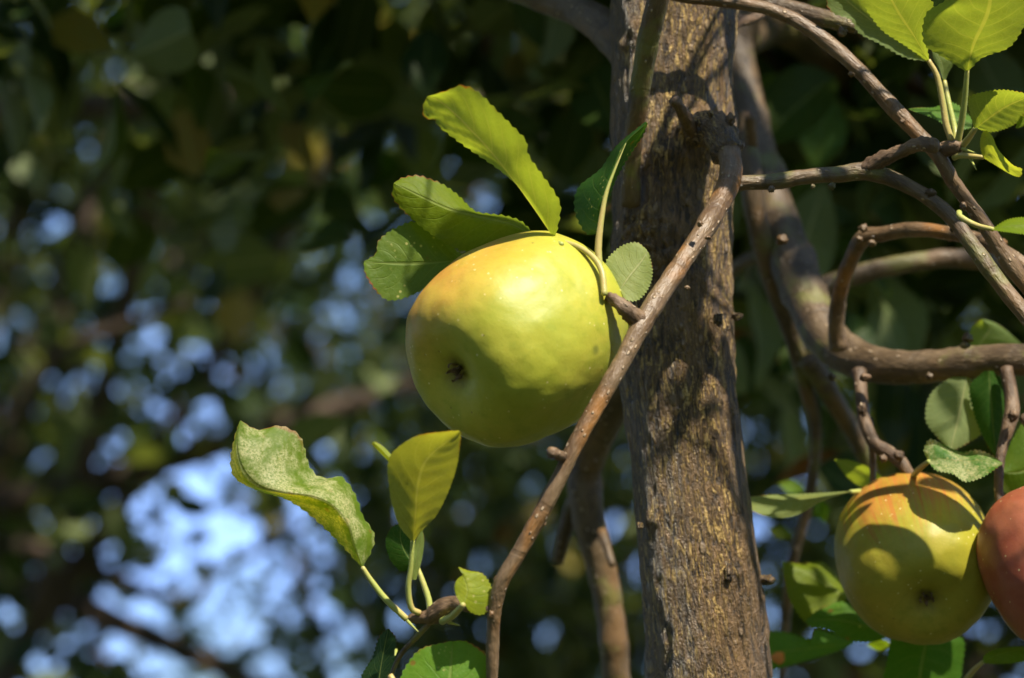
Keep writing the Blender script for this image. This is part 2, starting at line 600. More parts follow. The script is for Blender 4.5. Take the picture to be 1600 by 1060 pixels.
# ------------------------------------------------------------------ the apple tree: trunk
TR = [(1052, -60, 1.115, 99), (1053, 0, 1.112, 98), (1051, 100, 1.108, 95), (1051, 200, 1.104, 95), (1050, 300, 1.100, 92), (1051, 420, 1.097, 90),
      (1060, 560, 1.094, 88), (1066, 640, 1.092, 88), (1075, 740, 1.090, 89), (1086, 840, 1.088, 92), (1098, 940, 1.086, 94), (1111, 1060, 1.084, 93),
      (1125, 1180, 1.082, 95)]
tpts = [(P(x, y, d), r * K * d) for x, y, d, r in TR]
b0 = tpts[-1][0]
base = Vector((b0.x + 0.20, b0.y + 0.10, 0.0))
low = [(b0.lerp(base, f) + Vector((0.03 * math.sin(f * 5), 0, 0)), 0.026 + 0.030 * f + 0.03 * max(0, f - 0.85) / 0.15) for f in (0.2, 0.45, 0.7, 0.88, 1.02)]
t0p = tpts[0][0]
high = [(t0p + Vector((-0.035, 0.07, 0.75)), 0.017), (t0p + Vector((-0.03, 0.035, 0.4)), 0.021), (t0p + Vector((-0.02, 0.012, 0.16)), 0.0255)]
tree = empty('apple_tree', base)
tag(tree, 'apple tree with rough brown trunk, diagonal twig and sunlit serrated leaves, in sharp focus', 'tree')
rough = [(P(1000, 385, 1.072), 0.019, 0.0055, 330), (P(1010, 330, 1.07), 0.010, 0.003, 240),
         (P(1110, 215, 1.075), 0.020, 0.0045, 120), (P(985, 250, 1.08), 0.012, 0.0035, 160),
         (P(1150, 500, 1.08), 0.011, 0.0040, 130), (P(1015, 815, 1.07), 0.006, 0.0020, 260),
         (P(1140, 895, 1.065), 0.008, 0.0022, 220), (P(1120, 620, 1.065), 0.007, 0.002, 200),
         (P(970, 60, 1.09), 0.012, 0.003, 150)]
trunk = put('trunk', tube('trunk', high + tpts + low, seg=150, step=0.0014, amp=0.085, fz=0.35, freq=1.7, seed=2.0, rough=rough, ridges=0.0007), M_TRUNK, tree)


def branch(pts, rpx, mat=None, name='branch', parent=None, **kw):
    kw.setdefault('seg', 20)
    kw.setdefault('step', 0.003)
    kw.setdefault('amp', 0.10)
    kw.setdefault('fz', 0.6)
    kw.setdefault('freq', 0.9)
    kw.setdefault('knobs', 0.32)
    pts = [(q[0], q[1], q[2], (q[3] if len(q) > 3 else rpx) * 0.93) for q in pts]
    return put(name, ptube(name, pts, rpx, seed=random.uniform(0, 40), **kw), mat or M_TWIG, parent or tree)


def bud(px, py, d, rpx, parent, sq=(1, 1, 1), mat=None, name='bud', amp=0.7):
    return put(name, blob(name, P(px, py, d), rpx * 0.68 * K * d, (sq[0] * random.uniform(0.8, 1.3), sq[1], sq[2] * random.uniform(0.8, 1.3)), amp=amp, freq=2.4, seed=random.uniform(0, 50), rings=10, seg=16), mat or (parent.data.materials[0] if parent.data else M_LIMB), parent)


def spur(pts, rpx, parent, name='spur', **kw):
    kw.setdefault('amp', 0.30)
    kw.setdefault('freq', 1.5)
    kw.setdefault('step', 0.0012)
    kw.setdefault('seg', 16)
    return put(name, ptube(name, pts, rpx, seed=random.uniform(0, 40), knobs=0.5, **kw), M_SPUR, parent)


# the knobs and scars of the trunk
bud(1197, 906, 1.085, 15, trunk, (1.2, 1, 0.8), M_TRUNK, 'knot')
bud(1139, 893, 1.062, 15, trunk, (0.8, 0.6, 1.5), M_TRUNK, 'scar')
bud(1000, 822, 1.072, 8, trunk, (1.2, 0.8, 1), M_TRUNK, 'knot')
bud(1152, 495, 1.085, 10, trunk, (1.2, 1, 1), M_TRUNK, 'bud')
bud(1122, 500, 1.068, 11, trunk, (1, 0.8, 1.1), M_TRUNK, 'scar')
# collar on the trunk that carries the diagonal twig
collar = branch([(1085, 205, 1.078, 26), (1105, 200, 1.066, 30), (1126, 212, 1.056, 30), (1135, 240, 1.048, 26)], 24, M_TRUNK, 'branch_collar', amp=0.30, freq=1.6, step=0.0016)
for (x, y, r) in ((1142, 186, 10), (1156, 228, 11), (1150, 252, 8), (1092, 192, 9), (1110, 178, 8), (1146, 208, 9)):
    bud(x, y, 1.052, r, collar)
spur([(1080, 205, 1.058, 11), (1070, 182, 1.045, 9), (1060, 166, 1.036, 8), (1054, 156, 1.032, 9)], 8, collar)

# long diagonal twig in front of the trunk
twig = branch([(1128, 214, 1.056, 22), (1140, 245, 1.046, 19), (1141, 278, 1.036, 20), (1124, 318, 1.026, 18), (1098, 362, 1.012, 16.5), (1066, 410, 1.0, 16), (1030, 463, 0.988, 16),
               (1000, 512, 0.978, 16), (975, 560, 0.972, 15), (945, 612, 0.967, 14.5), (905, 683, 0.962, 14), (880, 735, 0.960, 13.5), (848, 797, 0.958, 14), (812, 862, 0.958, 13),
               (786, 905, 0.958, 13), (774, 945, 0.960, 12), (770, 1000, 0.963, 10.5), (768, 1075, 0.966, 9.5), (760, 1200, 0.975, 8)], 14, seg=28, step=0.0016, amp=0.07)
spur([(884, 716, 0.962, 9), (874, 712, 0.955, 8), (861, 707, 0.948, 9)], 8, twig, 'broken_stub')
for (x, y, r) in ((1094, 350, 7), (1074, 450, 6), (848, 818, 7), (930, 640, 4), (986, 525, 8), (768, 960, 7), (1106, 372, 6), (776, 905, 6)):
    bud(x, y, 0.958 + (y < 700) * 0.02 + (y < 500) * 0.02, r, twig)
fs = spur([(1006, 508, 0.980, 15), (992, 497, 0.978, 15), (978, 484, 0.976, 13), (964, 472, 0.976, 10), (950, 463, 0.978, 8)], 10, twig, 'fruit_spur')

# branch to the right of the diagonal twig
br2 = branch([(1130, 290, 1.040, 16), (1160, 286, 1.040, 13), (1210, 284, 1.040, 13), (1260, 276, 1.040, 13), (1310, 273, 1.040, 13), (1352, 268, 1.040, 14), (1400, 282, 1.04, 13),
              (1445, 306, 1.038, 12), (1485, 338, 1.035, 13), (1520, 385, 1.03, 13), (1560, 440, 1.025, 13), (1600, 490, 1.02, 14), (1680, 580, 1.01, 14)], 13, M_LIMB)
spur([(1346, 268, 1.04, 12), (1375, 250, 1.037, 11), (1405, 238, 1.033, 10), (1436, 226, 1.028, 11), (1462, 228, 1.022, 11)], 10, br2)
for (x, y, r) in ((1300, 291, 8), (1454, 301, 9), (1488, 358, 7), (1205, 296, 6), (1270, 292, 5)):
    bud(x, y, 1.035, r, br2)

# long twig falling from the top to the right edge
br3 = branch([(960, -40, 1.065, 12), (1060, -6, 1.065, 10), (1130, 2, 1.065, 10), (1200, 14, 1.063, 11), (1250, 36, 1.060, 12), (1300, 72, 1.057, 12), (1340, 108, 1.053, 12), (1385, 158, 1.050, 13),
              (1430, 205, 1.047, 13), (1466, 243, 1.045, 13), (1492, 288, 1.045, 12), (1530, 340, 1.045, 12), (1566, 395, 1.045, 13), (1600, 442, 1.045, 13), (1680, 540, 1.045, 13)], 12)
for (x, y, r) in ((1472, 232, 9), (1330, 116, 6), (1505, 322, 8), (1466, 228, 8), (1410, 190, 5)):
    bud(x, y, 1.042, r, br3)
clus = spur([(1468, 236, 1.047, 11), (1480, 232, 1.043, 12), (1492, 230, 1.04, 13), (1500, 226, 1.038, 10)], 11, br3, 'fruit_spur')
branch([(1150, -30, 1.09, 17), (1200, 4, 1.085, 17), (1260, 22, 1.08, 16), (1300, 32, 1.075, 14), (1338, 42, 1.07, 12)], 15, M_LIMB)
bud(1316, 50, 1.06, 9, tree, name='bud')
branch([(1120, 60, 1.10, 12), (1150, 36, 1.11, 10), (1180, 28, 1.12, 9), (1210, 5, 1.13, 8)], 9, M_SPUR)
br4 = branch([(985, 320, 1.076, 17), (986, 250, 1.068, 16), (995, 180, 1.058, 17), (1005, 110, 1.05, 18), (1016, 50, 1.042, 18), (1030, -10, 1.034, 18), (1050, -110, 1.02, 16), (1060, -260, 1.0, 12)], 17, M_LIMB)
branch([(990, 90, 1.12, 34), (940, 40, 1.14, 30), (890, 12, 1.16, 26), (820, -14, 1.18, 24), (700, -60, 1.22, 20), (560, -160, 1.28, 16)], 26, M_LIMB)

# thick limb bending down behind the trunk and out to the right
limb = branch([(1090, -150, 1.34, 28), (1130, -20, 1.31, 28), (1155, 100, 1.29, 28), (1180, 220, 1.27, 30), (1205, 310, 1.25, 33), (1240, 410, 1.22, 36), (1262, 470, 1.20, 36), (1292, 528, 1.18, 36),
               (1340, 562, 1.16, 33), (1400, 574, 1.14, 29), (1470, 571, 1.13, 28), (1540, 564, 1.12, 27), (1610, 562, 1.11, 27), (1720, 566, 1.1, 25), (1900, 540, 1.1, 18)], 30, M_LIMB, seg=32, amp=0.09)
for (x, y, r) in ((1508, 540, 9), (1300, 590, 8), (1222, 375, 10), (1452, 588, 7), (1512, 528, 9)):
    bud(x, y, 1.11, r, limb)
branch([(1165, 180, 1.235, 12), (1172, 260, 1.22, 17), (1182, 340, 1.22, 19), (1208, 440, 1.23, 18), (1236, 520, 1.24, 15), (1258, 600, 1.25, 13), (1275, 680, 1.26, 10), (1262, 790, 1.27, 10), (1238, 880, 1.28, 9), (1225, 1000, 1.3, 8), (1220, 1150, 1.3, 7)], 15, M_LIMB)
branch([(1170, 300, 1.24, 14), (1176, 240, 1.225, 11), (1172, 195, 1.215, 11), (1170, 180, 1.21, 9)], 10, M_SPUR)
branch([(1262, 560, 1.24, 20), (1300, 620, 1.25, 17), (1340, 690, 1.27, 14), (1366, 760, 1.28, 11), (1390, 860, 1.3, 9)], 15, M_LIMB)
branch([(1212, 395, 1.26, 14), (1170, 405, 1.28, 12), (1140, 425, 1.30, 12), (1090, 450, 1.33, 11)], 12, M_LIMB)

br5 = branch([(1310, 545, 1.15, 14), (1306, 505, 1.145, 13), (1314, 450, 1.135, 13), (1330, 405, 1.125, 13), (1350, 372, 1.115, 14), (1380, 366, 1.11, 13), (1425, 359, 1.10, 12), (1480, 364, 1.09, 12),
              (1530, 376, 1.08, 13), (1570, 395, 1.07, 12), (1620, 430, 1.06, 12), (1700, 500, 1.05, 11)], 12)
for (x, y, r) in ((1349, 357, 11), (1342, 374, 9), (1484, 372, 9), (1568, 379, 8), (1362, 380, 8)):
    bud(x, y, 1.105, r, br5)
branch([(1270, 455, 1.22, 18), (1310, 440, 1.22, 17), (1360, 424, 1.22, 17), (1420, 411, 1.22, 16), (1490, 404, 1.22, 16), (1550, 412, 1.22, 15), (1600, 430, 1.22, 14), (1720, 470, 1.22, 12)], 16, M_LIMB)
br6 = branch([(1342, 580, 1.14, 12), (1346, 620, 1.13, 10), (1352, 660, 1.12, 11), (1366, 692, 1.115, 11), (1390, 708, 1.11, 11), (1410, 724, 1.105, 11), (1422, 744, 1.103, 9)], 10, M_SPUR, amp=0.2, step=0.0015)
for (x, y, r) in ((1347, 640, 11), (1405, 712, 11), (1380, 716, 9), (1352, 590, 10)):
    bud(x, y, 1.10, r, br6)
branch([(1358, 655, 1.125, 6), (1363, 700, 1.12, 6), (1364, 762, 1.12, 5)], 5)
br7 = branch([(1572, 575, 1.105, 11), (1580, 620, 1.10, 12), (1580, 650, 1.095, 13), (1566, 700, 1.09, 9), (1561, 740, 1.085, 8), (1565, 790, 1.08, 7), (1600, 810, 1.07, 6)], 9, M_SPUR)
bud(1583, 650, 1.085, 12, br7)
# shaded branch hanging behind the fruit
branch([(1050, 480, 1.17, 34), (985, 590, 1.19, 34), (940, 660, 1.21, 33), (915, 735, 1.22, 30), (918, 800, 1.22, 28), (935, 870, 1.22, 26), (952, 950, 1.22, 24), (962, 1040, 1.22, 23), (975, 1200, 1.23, 20)], 28, M_LIMB)
branch([(920, 740, 1.225, 16), (895, 790, 1.23, 14), (880, 840, 1.235, 12), (872, 878, 1.24, 10)], 14, M_LIMB)
branch([(940, 830, 1.205, 8), (950, 862, 1.195, 7), (957, 884, 1.19, 6)], 6, M_LIMB)

# ------------------------------------------------------------------ leaves of the tree that can be told apart
Z0 = (0, 0, 1.0)
Z1 = (540, 100, 3.077)
Z2 = (600, 340, 2.789)
Z3 = (340, 620, 2.41)
Z5 = (860, 340, 2.945)
Z7 = (1160, 640, 2.523)
Z8 = (1160, 240, 2.409)
ZA = (1100, 0, 3.2)


def conv(z, pts):
    return [(z[0] + q[0] / z[2], z[1] + q[1] / z[2]) for q in pts]


GREEN = (0.055, 0.145, 0.012)
DEEP = (0.030, 0.090, 0.012)
LIME = (0.150, 0.230, 0.010)
YELL = (0.210, 0.250, 0.012)
OLIVE = (0.170, 0.155, 0.008)


def leaf(z, mid, left, right, d, tip=0.0, le=0.0, ri=0.0, color=GREEN, under=False, mat=None, stalk=None, bow=0.0, serr=1.0, srad=4.0, wave=0.0012, label=None, s0=0.85):
    """depth offsets tip / le / ri / bow are in centimetres, positive = farther away"""
    NS, MH = 66, 6
    m = crom(conv(z, mid), n_per=NS)
    l = crom(conv(z, left), n_per=NS)
    r = crom(conv(z, right), n_per=NS)
    seed = random.uniform(0, 90)
    rnd = random.random()
    fine = min(1.0, float(np.hypot(*(m[-1] - m[0]))) / 230.0)
    V, A, F = [], [], []
    for i in range(NS):
        u = i / (NS - 1)
        dm = d + 0.01 * (tip * u + bow * math.sin(math.pi * u))
        env = math.sin(math.pi * min(1, max(0, u * 0.94 + 0.03))) ** 0.6
        row = []
        for j in range(-MH, MH + 1):
            e = (l if j < 0 else r)[i]
            off = (le if j < 0 else ri) * env
            t = abs(j) / MH
            px = m[i][0] + (e[0] - m[i][0]) * t
            py = m[i][1] + (e[1] - m[i][1]) * t
            if abs(j) == MH and 2 < i < NS - 2:
                w = ((i + seed) % 3) / 3.0
                dx, dy = e[0] - m[i][0], e[1] - m[i][1]
                q = math.hypot(dx, dy) + 1e-6
                k = serr * (w * 4.0 - 1.4)
                k = min(k, q * 0.3)
                px += dx / q * k
                py += dy / q * k
            dep = dm + 0.01 * off * (t ** 1.3)
            wv = noise.noise(Vector((u * 4 + seed, j * 0.16, seed))) * (0.25 + t)
            vein = math.sin((u - 0.24 * t ** 1.25) * 8 * 2 * math.pi) * 0.00085 * fine * t * (1.2 - t)
            V.append(P(px, py, dep + wave * max(0.4, fine) * wv + vein))
            A.append((u, (j / MH), rnd))
    W = 2 * MH + 1
    for i in range(NS - 1):
        for j in range(W - 1):
            a = i * W + j
            F.append((a, a + 1, a + W + 1, a + W))
    me = mesh('leaf', V, F, A)
    nsum = Vector((0, 0, 0))
    for p in me.polygons:
        nsum += p.normal * p.area
    facing = nsum.dot(AF) < 0
    if facing == under:
        me.flip_normals()
    o = put('leaf', me, mat or M_LEAF, tree)
    o.color = (*color, 1)
    if label:
        o['label'] = label
    if stalk:
        zz, sp, dd = stalk
        c = conv(zz, sp)
        n = len(c)
        pts = [(x, y, d + (dd - d) * i / (n - 1), srad * (s0 + (1.2 - s0) * min(1, 1.6 * i / (n - 1)))) for i, (x, y) in enumerate(c)]
        put('petiole', ptube('petiole', pts, srad, seg=10, step=0.0012, amp=0.06, knobs=0.0, seed=seed), M_PET, o)
    return o


# cluster round the main fruit
leaf(Z1, [(1003, 842), (900, 690), (790, 540), (650, 370), (480, 200), (395, 155)],
     [(1000, 842), (930, 720), (850, 610), (740, 510), (640, 440), (540, 370), (450, 300), (430, 268), (385, 260), (372, 215), (388, 165)],
     [(1006, 842), (1032, 700), (1010, 630), (940, 530), (878, 440), (865, 370), (800, 300), (720, 220), (640, 140), (590, 112), (545, 105), (500, 125), (420, 150)],
     0.996, tip=-3.5, le=0.3, ri=-0.9, color=LIME, under=True, stalk=(Z1, [(1003, 838), (1042, 856), (1118, 880), (1190, 930), (1232, 1000), (1245, 1110)], 0.975), srad=4.2)
leaf(Z1, [(912, 832), (800, 770), (680, 740), (510, 700), (370, 640), (232, 572)],
     [(910, 834), (760, 900), (560, 900), (400, 812), (330, 755), (270, 700), (225, 640), (228, 585)],
     [(914, 830), (850, 760), (770, 730), (690, 720), (630, 710), (590, 680), (540, 630), (470, 580), (400, 550), (340, 535), (270, 548), (235, 570)],
     1.0, tip=1.0, le=0.2, ri=1.0, color=(0.140, 0.205, 0.009), stalk=(Z1, [(912, 832), (960, 845), (1010, 858), (1040, 868)], 0.985), srad=3.4)
leaf(Z0, [(742, 404), (700, 409), (650, 412), (600, 411), (569, 410)],
     [(740, 408), (700, 420), (668, 447), (636, 464), (607, 469), (588, 455), (572, 430), (568, 412)],
     [(742, 400), (719, 396), (696, 376), (670, 357), (647, 347), (618, 357), (592, 376), (587, 397), (569, 408)],
     1.014, tip=-0.6, le=-0.5, ri=0.4, color=(0.105, 0.175, 0.018), mat=M_LEAFSPOT, stalk=(Z0, [(742, 404), (800, 400), (880, 410), (950, 462)], 1.05))
leaf(Z0, [(935, 366), (942, 320), (957, 272), (975, 227), (1011, 192)],
     [(933, 366), (915, 364), (898, 330), (903, 294), (938, 264), (963, 228), (1008, 190)],
     [(938, 366), (947, 325), (963, 280), (986, 240), (1004, 214), (1012, 194)],
     0.995, tip=0.6, le=2.6, ri=3.0, color=(0.030, 0.095, 0.016), stalk=(Z0, [(978, 224), (962, 262), (948, 300), (940, 340), (935, 385), (937, 420), (944, 464)], 0.985), mat=M_LEAFSPOT, s0=0.1, srad=4.6)
leaf(Z5, [(318, 338), (360, 275), (420, 200), (446, 155)],
     [(312, 338), (280, 285), (255, 210), (290, 160), (340, 125), (400, 115), (442, 147)],
     [(324, 340), (350, 380), (400, 382), (440, 345), (465, 290), (470, 230), (455, 165)],
     0.99, tip=0.9, le=0.3, ri=-0.4, color=(0.24, 0.29, 0.04), under=True, stalk=(Z5, [(320, 334), (306, 365), (296, 388)], 0.993), srad=3.6)

# cluster at the lower left, on a spur of the diagonal twig
leaf(Z3, [(545, 642), (512, 560), (490, 482), (432, 412), (350, 377), (240, 362), (150, 340), (92, 280), (70, 190), (84, 92)],
     [(541, 642), (470, 560), (400, 490), (330, 430), (260, 387), (190, 366), (120, 340), (66, 305), (50, 245), (65, 150), (83, 92)],
     [(549, 640), (586, 560), (585, 510), (545, 450), (530, 400), (500, 340), (460, 300), (420, 308), (370, 295), (340, 250), (325, 190), (300, 140), (230, 110), (150, 125), (87, 90)],
     0.985, tip=0.5, le=1.5, ri=1.9, color=(0.12, 0.20, 0.02), mat=M_LEAFFROST, stalk=(Z3, [(545, 642), (580, 695), (635, 765), (712, 838)], 0.985), srad=4.2, bow=-0.6,
     label='pale mildewed leaf curling at its edge')
leaf(Z3, [(735, 548), (745, 450), (755, 330), (790, 235), (912, 132)],
     [(731, 546), (682, 482), (656, 400), (645, 330), (640, 262), (664, 205), (750, 148), (850, 132), (908, 128)],
     [(739, 546), (775, 498), (825, 445), (872, 350), (902, 255), (914, 170), (916, 134)],
     0.975, tip=-3.2, le=-0.6, ri=-0.3, color=(0.20, 0.185, 0.010), under=True, stalk=(Z3, [(735, 540), (728, 640), (718, 720), (730, 795), (762, 815)], 0.98), srad=4.0, serr=0.3)
leaf(Z3, [(668, 252), (640, 225), (612, 195), (585, 172)], [(660, 258), (632, 232), (604, 204), (580, 178)], [(676, 244), (650, 214), (622, 186), (592, 168)],
     0.962, tip=-0.2, le=0.2, ri=0.3, color=(0.30, 0.36, 0.07), serr=0)
leaf(Z3, [(748, 640), (710, 590), (690, 540), (688, 478)], [(742, 645), (690, 655), (650, 610), (634, 550), (650, 500), (686, 476)], [(750, 635), (745, 590), (735, 540), (715, 500), (690, 476)],
     0.99, tip=0.5, le=0.3, ri=0.3, color=DEEP, stalk=(Z3, [(748, 632), (770, 690), (796, 770), (802, 850)], 0.984), srad=4.2)
leaf(Z3, [(740, 690), (750, 620), (760, 560), (768, 502)], [(732, 690), (735, 620), (742, 560), (764, 502)], [(748, 690), (770, 610), (778, 540), (772, 502)],
     0.982, tip=-0.4, le=-0.3, ri=0.2, color=(0.25, 0.32, 0.06), under=True, serr=0)
leaf(Z3, [(925, 783), (940, 735), (930, 690), (906, 642)], [(918, 783), (900, 750), (893, 715), (902, 690), (925, 665), (905, 642)], [(932, 783), (950, 810), (992, 822), (1030, 795), (1046, 762), (1036, 725), (1000, 668), (945, 655), (910, 642)],
     0.955, tip=0.7, le=0.1, ri=0.25, color=(0.24, 0.30, 0.02), stalk=(Z3, [(925, 783), (885, 825), (846, 846)], 0.975), srad=5, mat=M_LEAFSPOT)
leaf(Z3, [(860, 1290), (865, 1180), (875, 1060), (885, 922)], [(850, 1290), (745, 1230), (690, 1130), (690, 1060), (720, 1000), (770, 948), (880, 920)], [(870, 1290), (985, 1230), (1045, 1110), (1045, 1020), (1000, 960), (935, 922), (890, 920)],
     0.955, tip=1.5, le=0.4, ri=0.4, color=(0.11, 0.24, 0.02), mat=M_LEAFSPOT, stalk=(Z3, [(860, 1290), (780, 1250), (700, 1130), (650, 1050)], 0.97))
leaf(Z3, [(600, 1180), (610, 1060), (625, 960), (642, 876)], [(590, 1180), (535, 1100), (545, 1045), (582, 985), (608, 905), (640, 874)], [(610, 1180), (650, 1080), (668, 985), (672, 915), (645, 874)],
     1.0, tip=0.6, le=0.6, ri=-0.5, color=(0.02, 0.055, 0.02))
sp2 = spur([(1030, 800, 0.966, 7), (985, 790, 0.972, 9), (0, 0, 0, 0)][:0] + [(345 + 1012 / 2.41, 620 + 800 / 2.41, 0.960, 8), (340 + 950 / 2.41, 620 + 790 / 2.41, 0.968, 8), (340 + 890 / 2.41, 620 + 778 / 2.41, 0.975, 10), (340 + 845 / 2.41, 620 + 795 / 2.41, 0.977, 13),
            (340 + 810 / 2.41, 620 + 825 / 2.41, 0.98, 14), (340 + 770 / 2.41, 620 + 832 / 2.41, 0.982, 10), (340 + 725 / 2.41, 620 + 835 / 2.41, 0.984, 7)], 10, twig, 'fruit_spur')
branch([(340 + 800 / 2.41, 620 + 850 / 2.41, 0.981, 5), (340 + 740 / 2.41, 620 + 915 / 2.41, 0.985, 4.5), (340 + 690 / 2.41, 620 + 970 / 2.41, 0.99, 4), (340 + 655 / 2.41, 620 + 1050 / 2.41, 0.99, 4), (340 + 640 / 2.41, 620 + 1150 / 2.41, 0.99, 4)], 4, M_LIMB, 'shoot')
for (a, b2) in (((715, 845), (755, 885)), ((870, 850), (912, 862)), ((672, 955), (668, 975))):
    (x0, y0), (x1, y1) = conv(Z3, [a, b2])
    put('stipule', ptube('stipule', [(x0, y0, 0.978, 3), (x1, y1, 0.972, 0.8)], 2, seg=6, step=0.002), M_PET, sp2)

# cluster at the upper right
leaf(ZA, [(1315, 358), (1350, 220), (1420, 60), (1450, -170)], [(1308, 358), (1240, 312), (1170, 270), (1110, 230), (1095, 150), (1120, 60), (1200, 10), (1260, -60), (1445, -170)],
     [(1322, 356), (1390, 290), (1500, 250), (1550, 210), (1600, 130), (1645, 60), (1640, -60), (1455, -170)],
     1.027, tip=-4.2, le=-0.5, ri=-0.5, color=(0.105, 0.165, 0.008), under=True, stalk=(ZA, [(1315, 352), (1305, 480), (1290, 600), (1268, 715)], 1.039), srad=4.5, mat=M_LEAF)
leaf(ZA, [(1122, 302), (1050, 180), (970, 60), (880, -120)], [(1116, 304), (1000, 225), (900, 160), (840, 90), (806, 30), (800, -50), (870, -120)],
     [(1126, 300), (1115, 230), (1110, 150), (1150, 50), (1100, -30), (890, -120)],
     1.042, tip=-3.4, le=0.3, ri=-0.6, color=(0.095, 0.155, 0.008), under=True, stalk=(ZA, [(1122, 302), (1165, 380), (1195, 520), (1210, 620), (1238, 705)], 1.040), srad=4.5)
leaf(ZA, [(1110, 305), (930, 170), (780, 60), (640, -60)], [(1104, 306), (1000, 285), (880, 220), (775, 165), (735, 100), (650, 68), (615, 20), (636, -60)], [(1114, 303), (1040, 150), (900, 20), (760, -80), (645, -62)],
     1.072, tip=-2.0, le=-0.4, ri=-0.6, color=(0.075, 0.135, 0.010), under=True)
leaf(ZA, [(1202, 408), (1195, 350), (1180, 300), (1150, 255)], [(1198, 408), (1175, 350), (1150, 300), (1140, 262)], [(1206, 406), (1222, 365), (1246, 322), (1230, 285), (1155, 255)],
     1.052, tip=-0.8, le=-0.3, ri=0.3, color=(0.11, 0.17, 0.012), under=True, stalk=(ZA, [(1202, 405), (1225, 520), (1255, 655), (1262, 710)], 1.041), srad=4.2)
leaf(ZA, [(1358, 642), (1430, 590), (1520, 530), (1640, 478)], [(1350, 640), (1328, 560), (1325, 490), (1400, 460), (1500, 450), (1600, 465), (1638, 476)], [(1366, 644), (1430, 662), (1520, 640), (1580, 600), (1620, 540), (1642, 482)],
     1.027, tip=-1.4, le=-1.0, ri=0.3, color=(0.090, 0.150, 0.010), under=True, stalk=(ZA, [(1360, 640), (1325, 690), (1290, 735)], 1.039), srad=4.5)
leaf(ZA, [(1340, 625), (1250, 590), (1150, 560), (1022, 546)], [(1336, 642), (1250, 642), (1190, 612), (1130, 582), (1060, 560), (1022, 548)], [(1342, 600), (1285, 540), (1222, 515), (1150, 540), (1080, 540), (1024, 544)],
     1.057, tip=0.4, le=-0.5, ri=1.0, color=(0.09, 0.20, 0.03))
leaf(ZA, [(1398, 788), (1440, 770), (1500, 830), (1588, 862)], [(1394, 788), (1380, 715), (1400, 655), (1440, 680), (1472, 750), (1540, 822), (1592, 845)], [(1400, 792), (1450, 822), (1530, 870), (1575, 885), (1592, 868)],
     1.032, tip=-0.6, le=-0.6, ri=0.3, color=YELL, under=True, stalk=(ZA, [(1398, 788), (1340, 782), (1280, 778), (1248, 790)], 1.040), srad=4, serr=0.6)
for (a, b2) in (((1290, 745), (1362, 768)), ((1330, 790), (1362, 850))):
    (x0, y0), (x1, y1) = conv(ZA, [a, b2])
    put('stipule', ptube('stipule', [(x0, y0, 1.037, 3), (x1, y1, 1.03, 0.8)], 2, seg=6, step=0.002), M_PET, clus)
leaf(ZA, [(1560, 640), (1600, 600), (1660, 560)], [(1556, 640), (1590, 575), (1655, 550)], [(1566, 644), (1620, 615), (1662, 565)], 1.02, color=LIME)

# leaves along the right edge
leaf(Z8, [(940, 286), (1000, 275), (1080, 268), (1160, 262)], [(940, 288), (1000, 297), (1080, 302), (1158, 264)], [(940, 284), (1000, 248), (1080, 240), (1160, 260)],
     0.99, le=-0.5, ri=0.7, color=LIME, stalk=(Z8, [(945, 286), (880, 270), (822, 240), (815, 222)], 1.0))
leaf(Z8, [(880, 745), (905, 700), (930, 660), (905, 626)], [(872, 745), (858, 715), (856, 668), (880, 635), (902, 624)], [(890, 745), (1045, 730), (1010, 680), (960, 642), (910, 624)],
     1.17, tip=-0.6, le=0.2, ri=0.3, color=(0.10, 0.185, 0.012), under=True)
leaf(Z0, [(1512, 580), (1505, 620), (1496, 660), (1485, 704)], [(1506, 580), (1470, 600), (1451, 622), (1446, 652), (1455, 672), (1482, 703)], [(1517, 580), (1522, 615), (1532, 655), (1534, 677), (1510, 694), (1488, 705)],
     1.12, tip=-1.2, le=0.5, ri=0.5, color=(0.14, 0.19, 0.06), under=True, srad=4)
leaf(Z0, [(1545, 580), (1548, 620), (1552, 670), (1557, 716)], [(1538, 580), (1516, 605), (1522, 645), (1540, 690), (1556, 716)], [(1552, 580), (1575, 610), (1578, 650), (1570, 690), (1559, 716)],
     1.11, tip=-0.8, le=0.6, ri=0.5, color=DEEP)
leaf(Z7, [(735, 205), (780, 195), (860, 205), (950, 200), (1024, 214)], [(735, 208), (765, 240), (830, 255), (880, 285), (950, 265), (1022, 218)], [(732, 200), (715, 160), (740, 118), (800, 142), (860, 168), (930, 160), (990, 185), (1025, 210)],
     1.07, tip=-0.7, le=-1.0, ri=0.9, color=(0.06, 0.17, 0.025), mat=M_LEAFFROST, stalk=(Z7, [(735, 205), (700, 232), (672, 266)], 1.10), srad=4.2)
leaf(Z7, [(560, 308), (500, 268), (430, 228), (364, 198)], [(560, 312), (530, 316), (470, 306), (410, 262), (364, 200)], [(562, 302), (540, 260), (500, 230), (430, 202), (366, 196)],
     1.14, tip=-0.8, le=0.4, ri=-0.4, color=LIME, under=True)
leaf(Z7, [(420, 326), (300, 352), (180, 378), (20, 375)], [(420, 328), (345, 350), (295, 372), (230, 410), (170, 426), (90, 422), (20, 390)], [(420, 322), (330, 328), (210, 334), (100, 338), (20, 345)],
     1.10, tip=1.2, le=-0.6, ri=1.2, color=(0.24, 0.29, 0.10), under=False, stalk=(Z7, [(425, 325), (470, 324), (508, 330)], 1.115), srad=4.0, serr=0.3)
leaf(Z7, [(412, 742), (330, 690), (250, 640), (158, 598)], [(408, 748), (400, 800), (300, 862), (240, 830), (192, 760), (170, 690), (156, 602)], [(414, 738), (380, 670), (320, 605), (270, 605), (215, 608), (160, 596)],
     1.16, tip=0.4, le=-0.9, ri=0.9, color=(0.13, 0.18, 0.010), mat=M_LEAF)
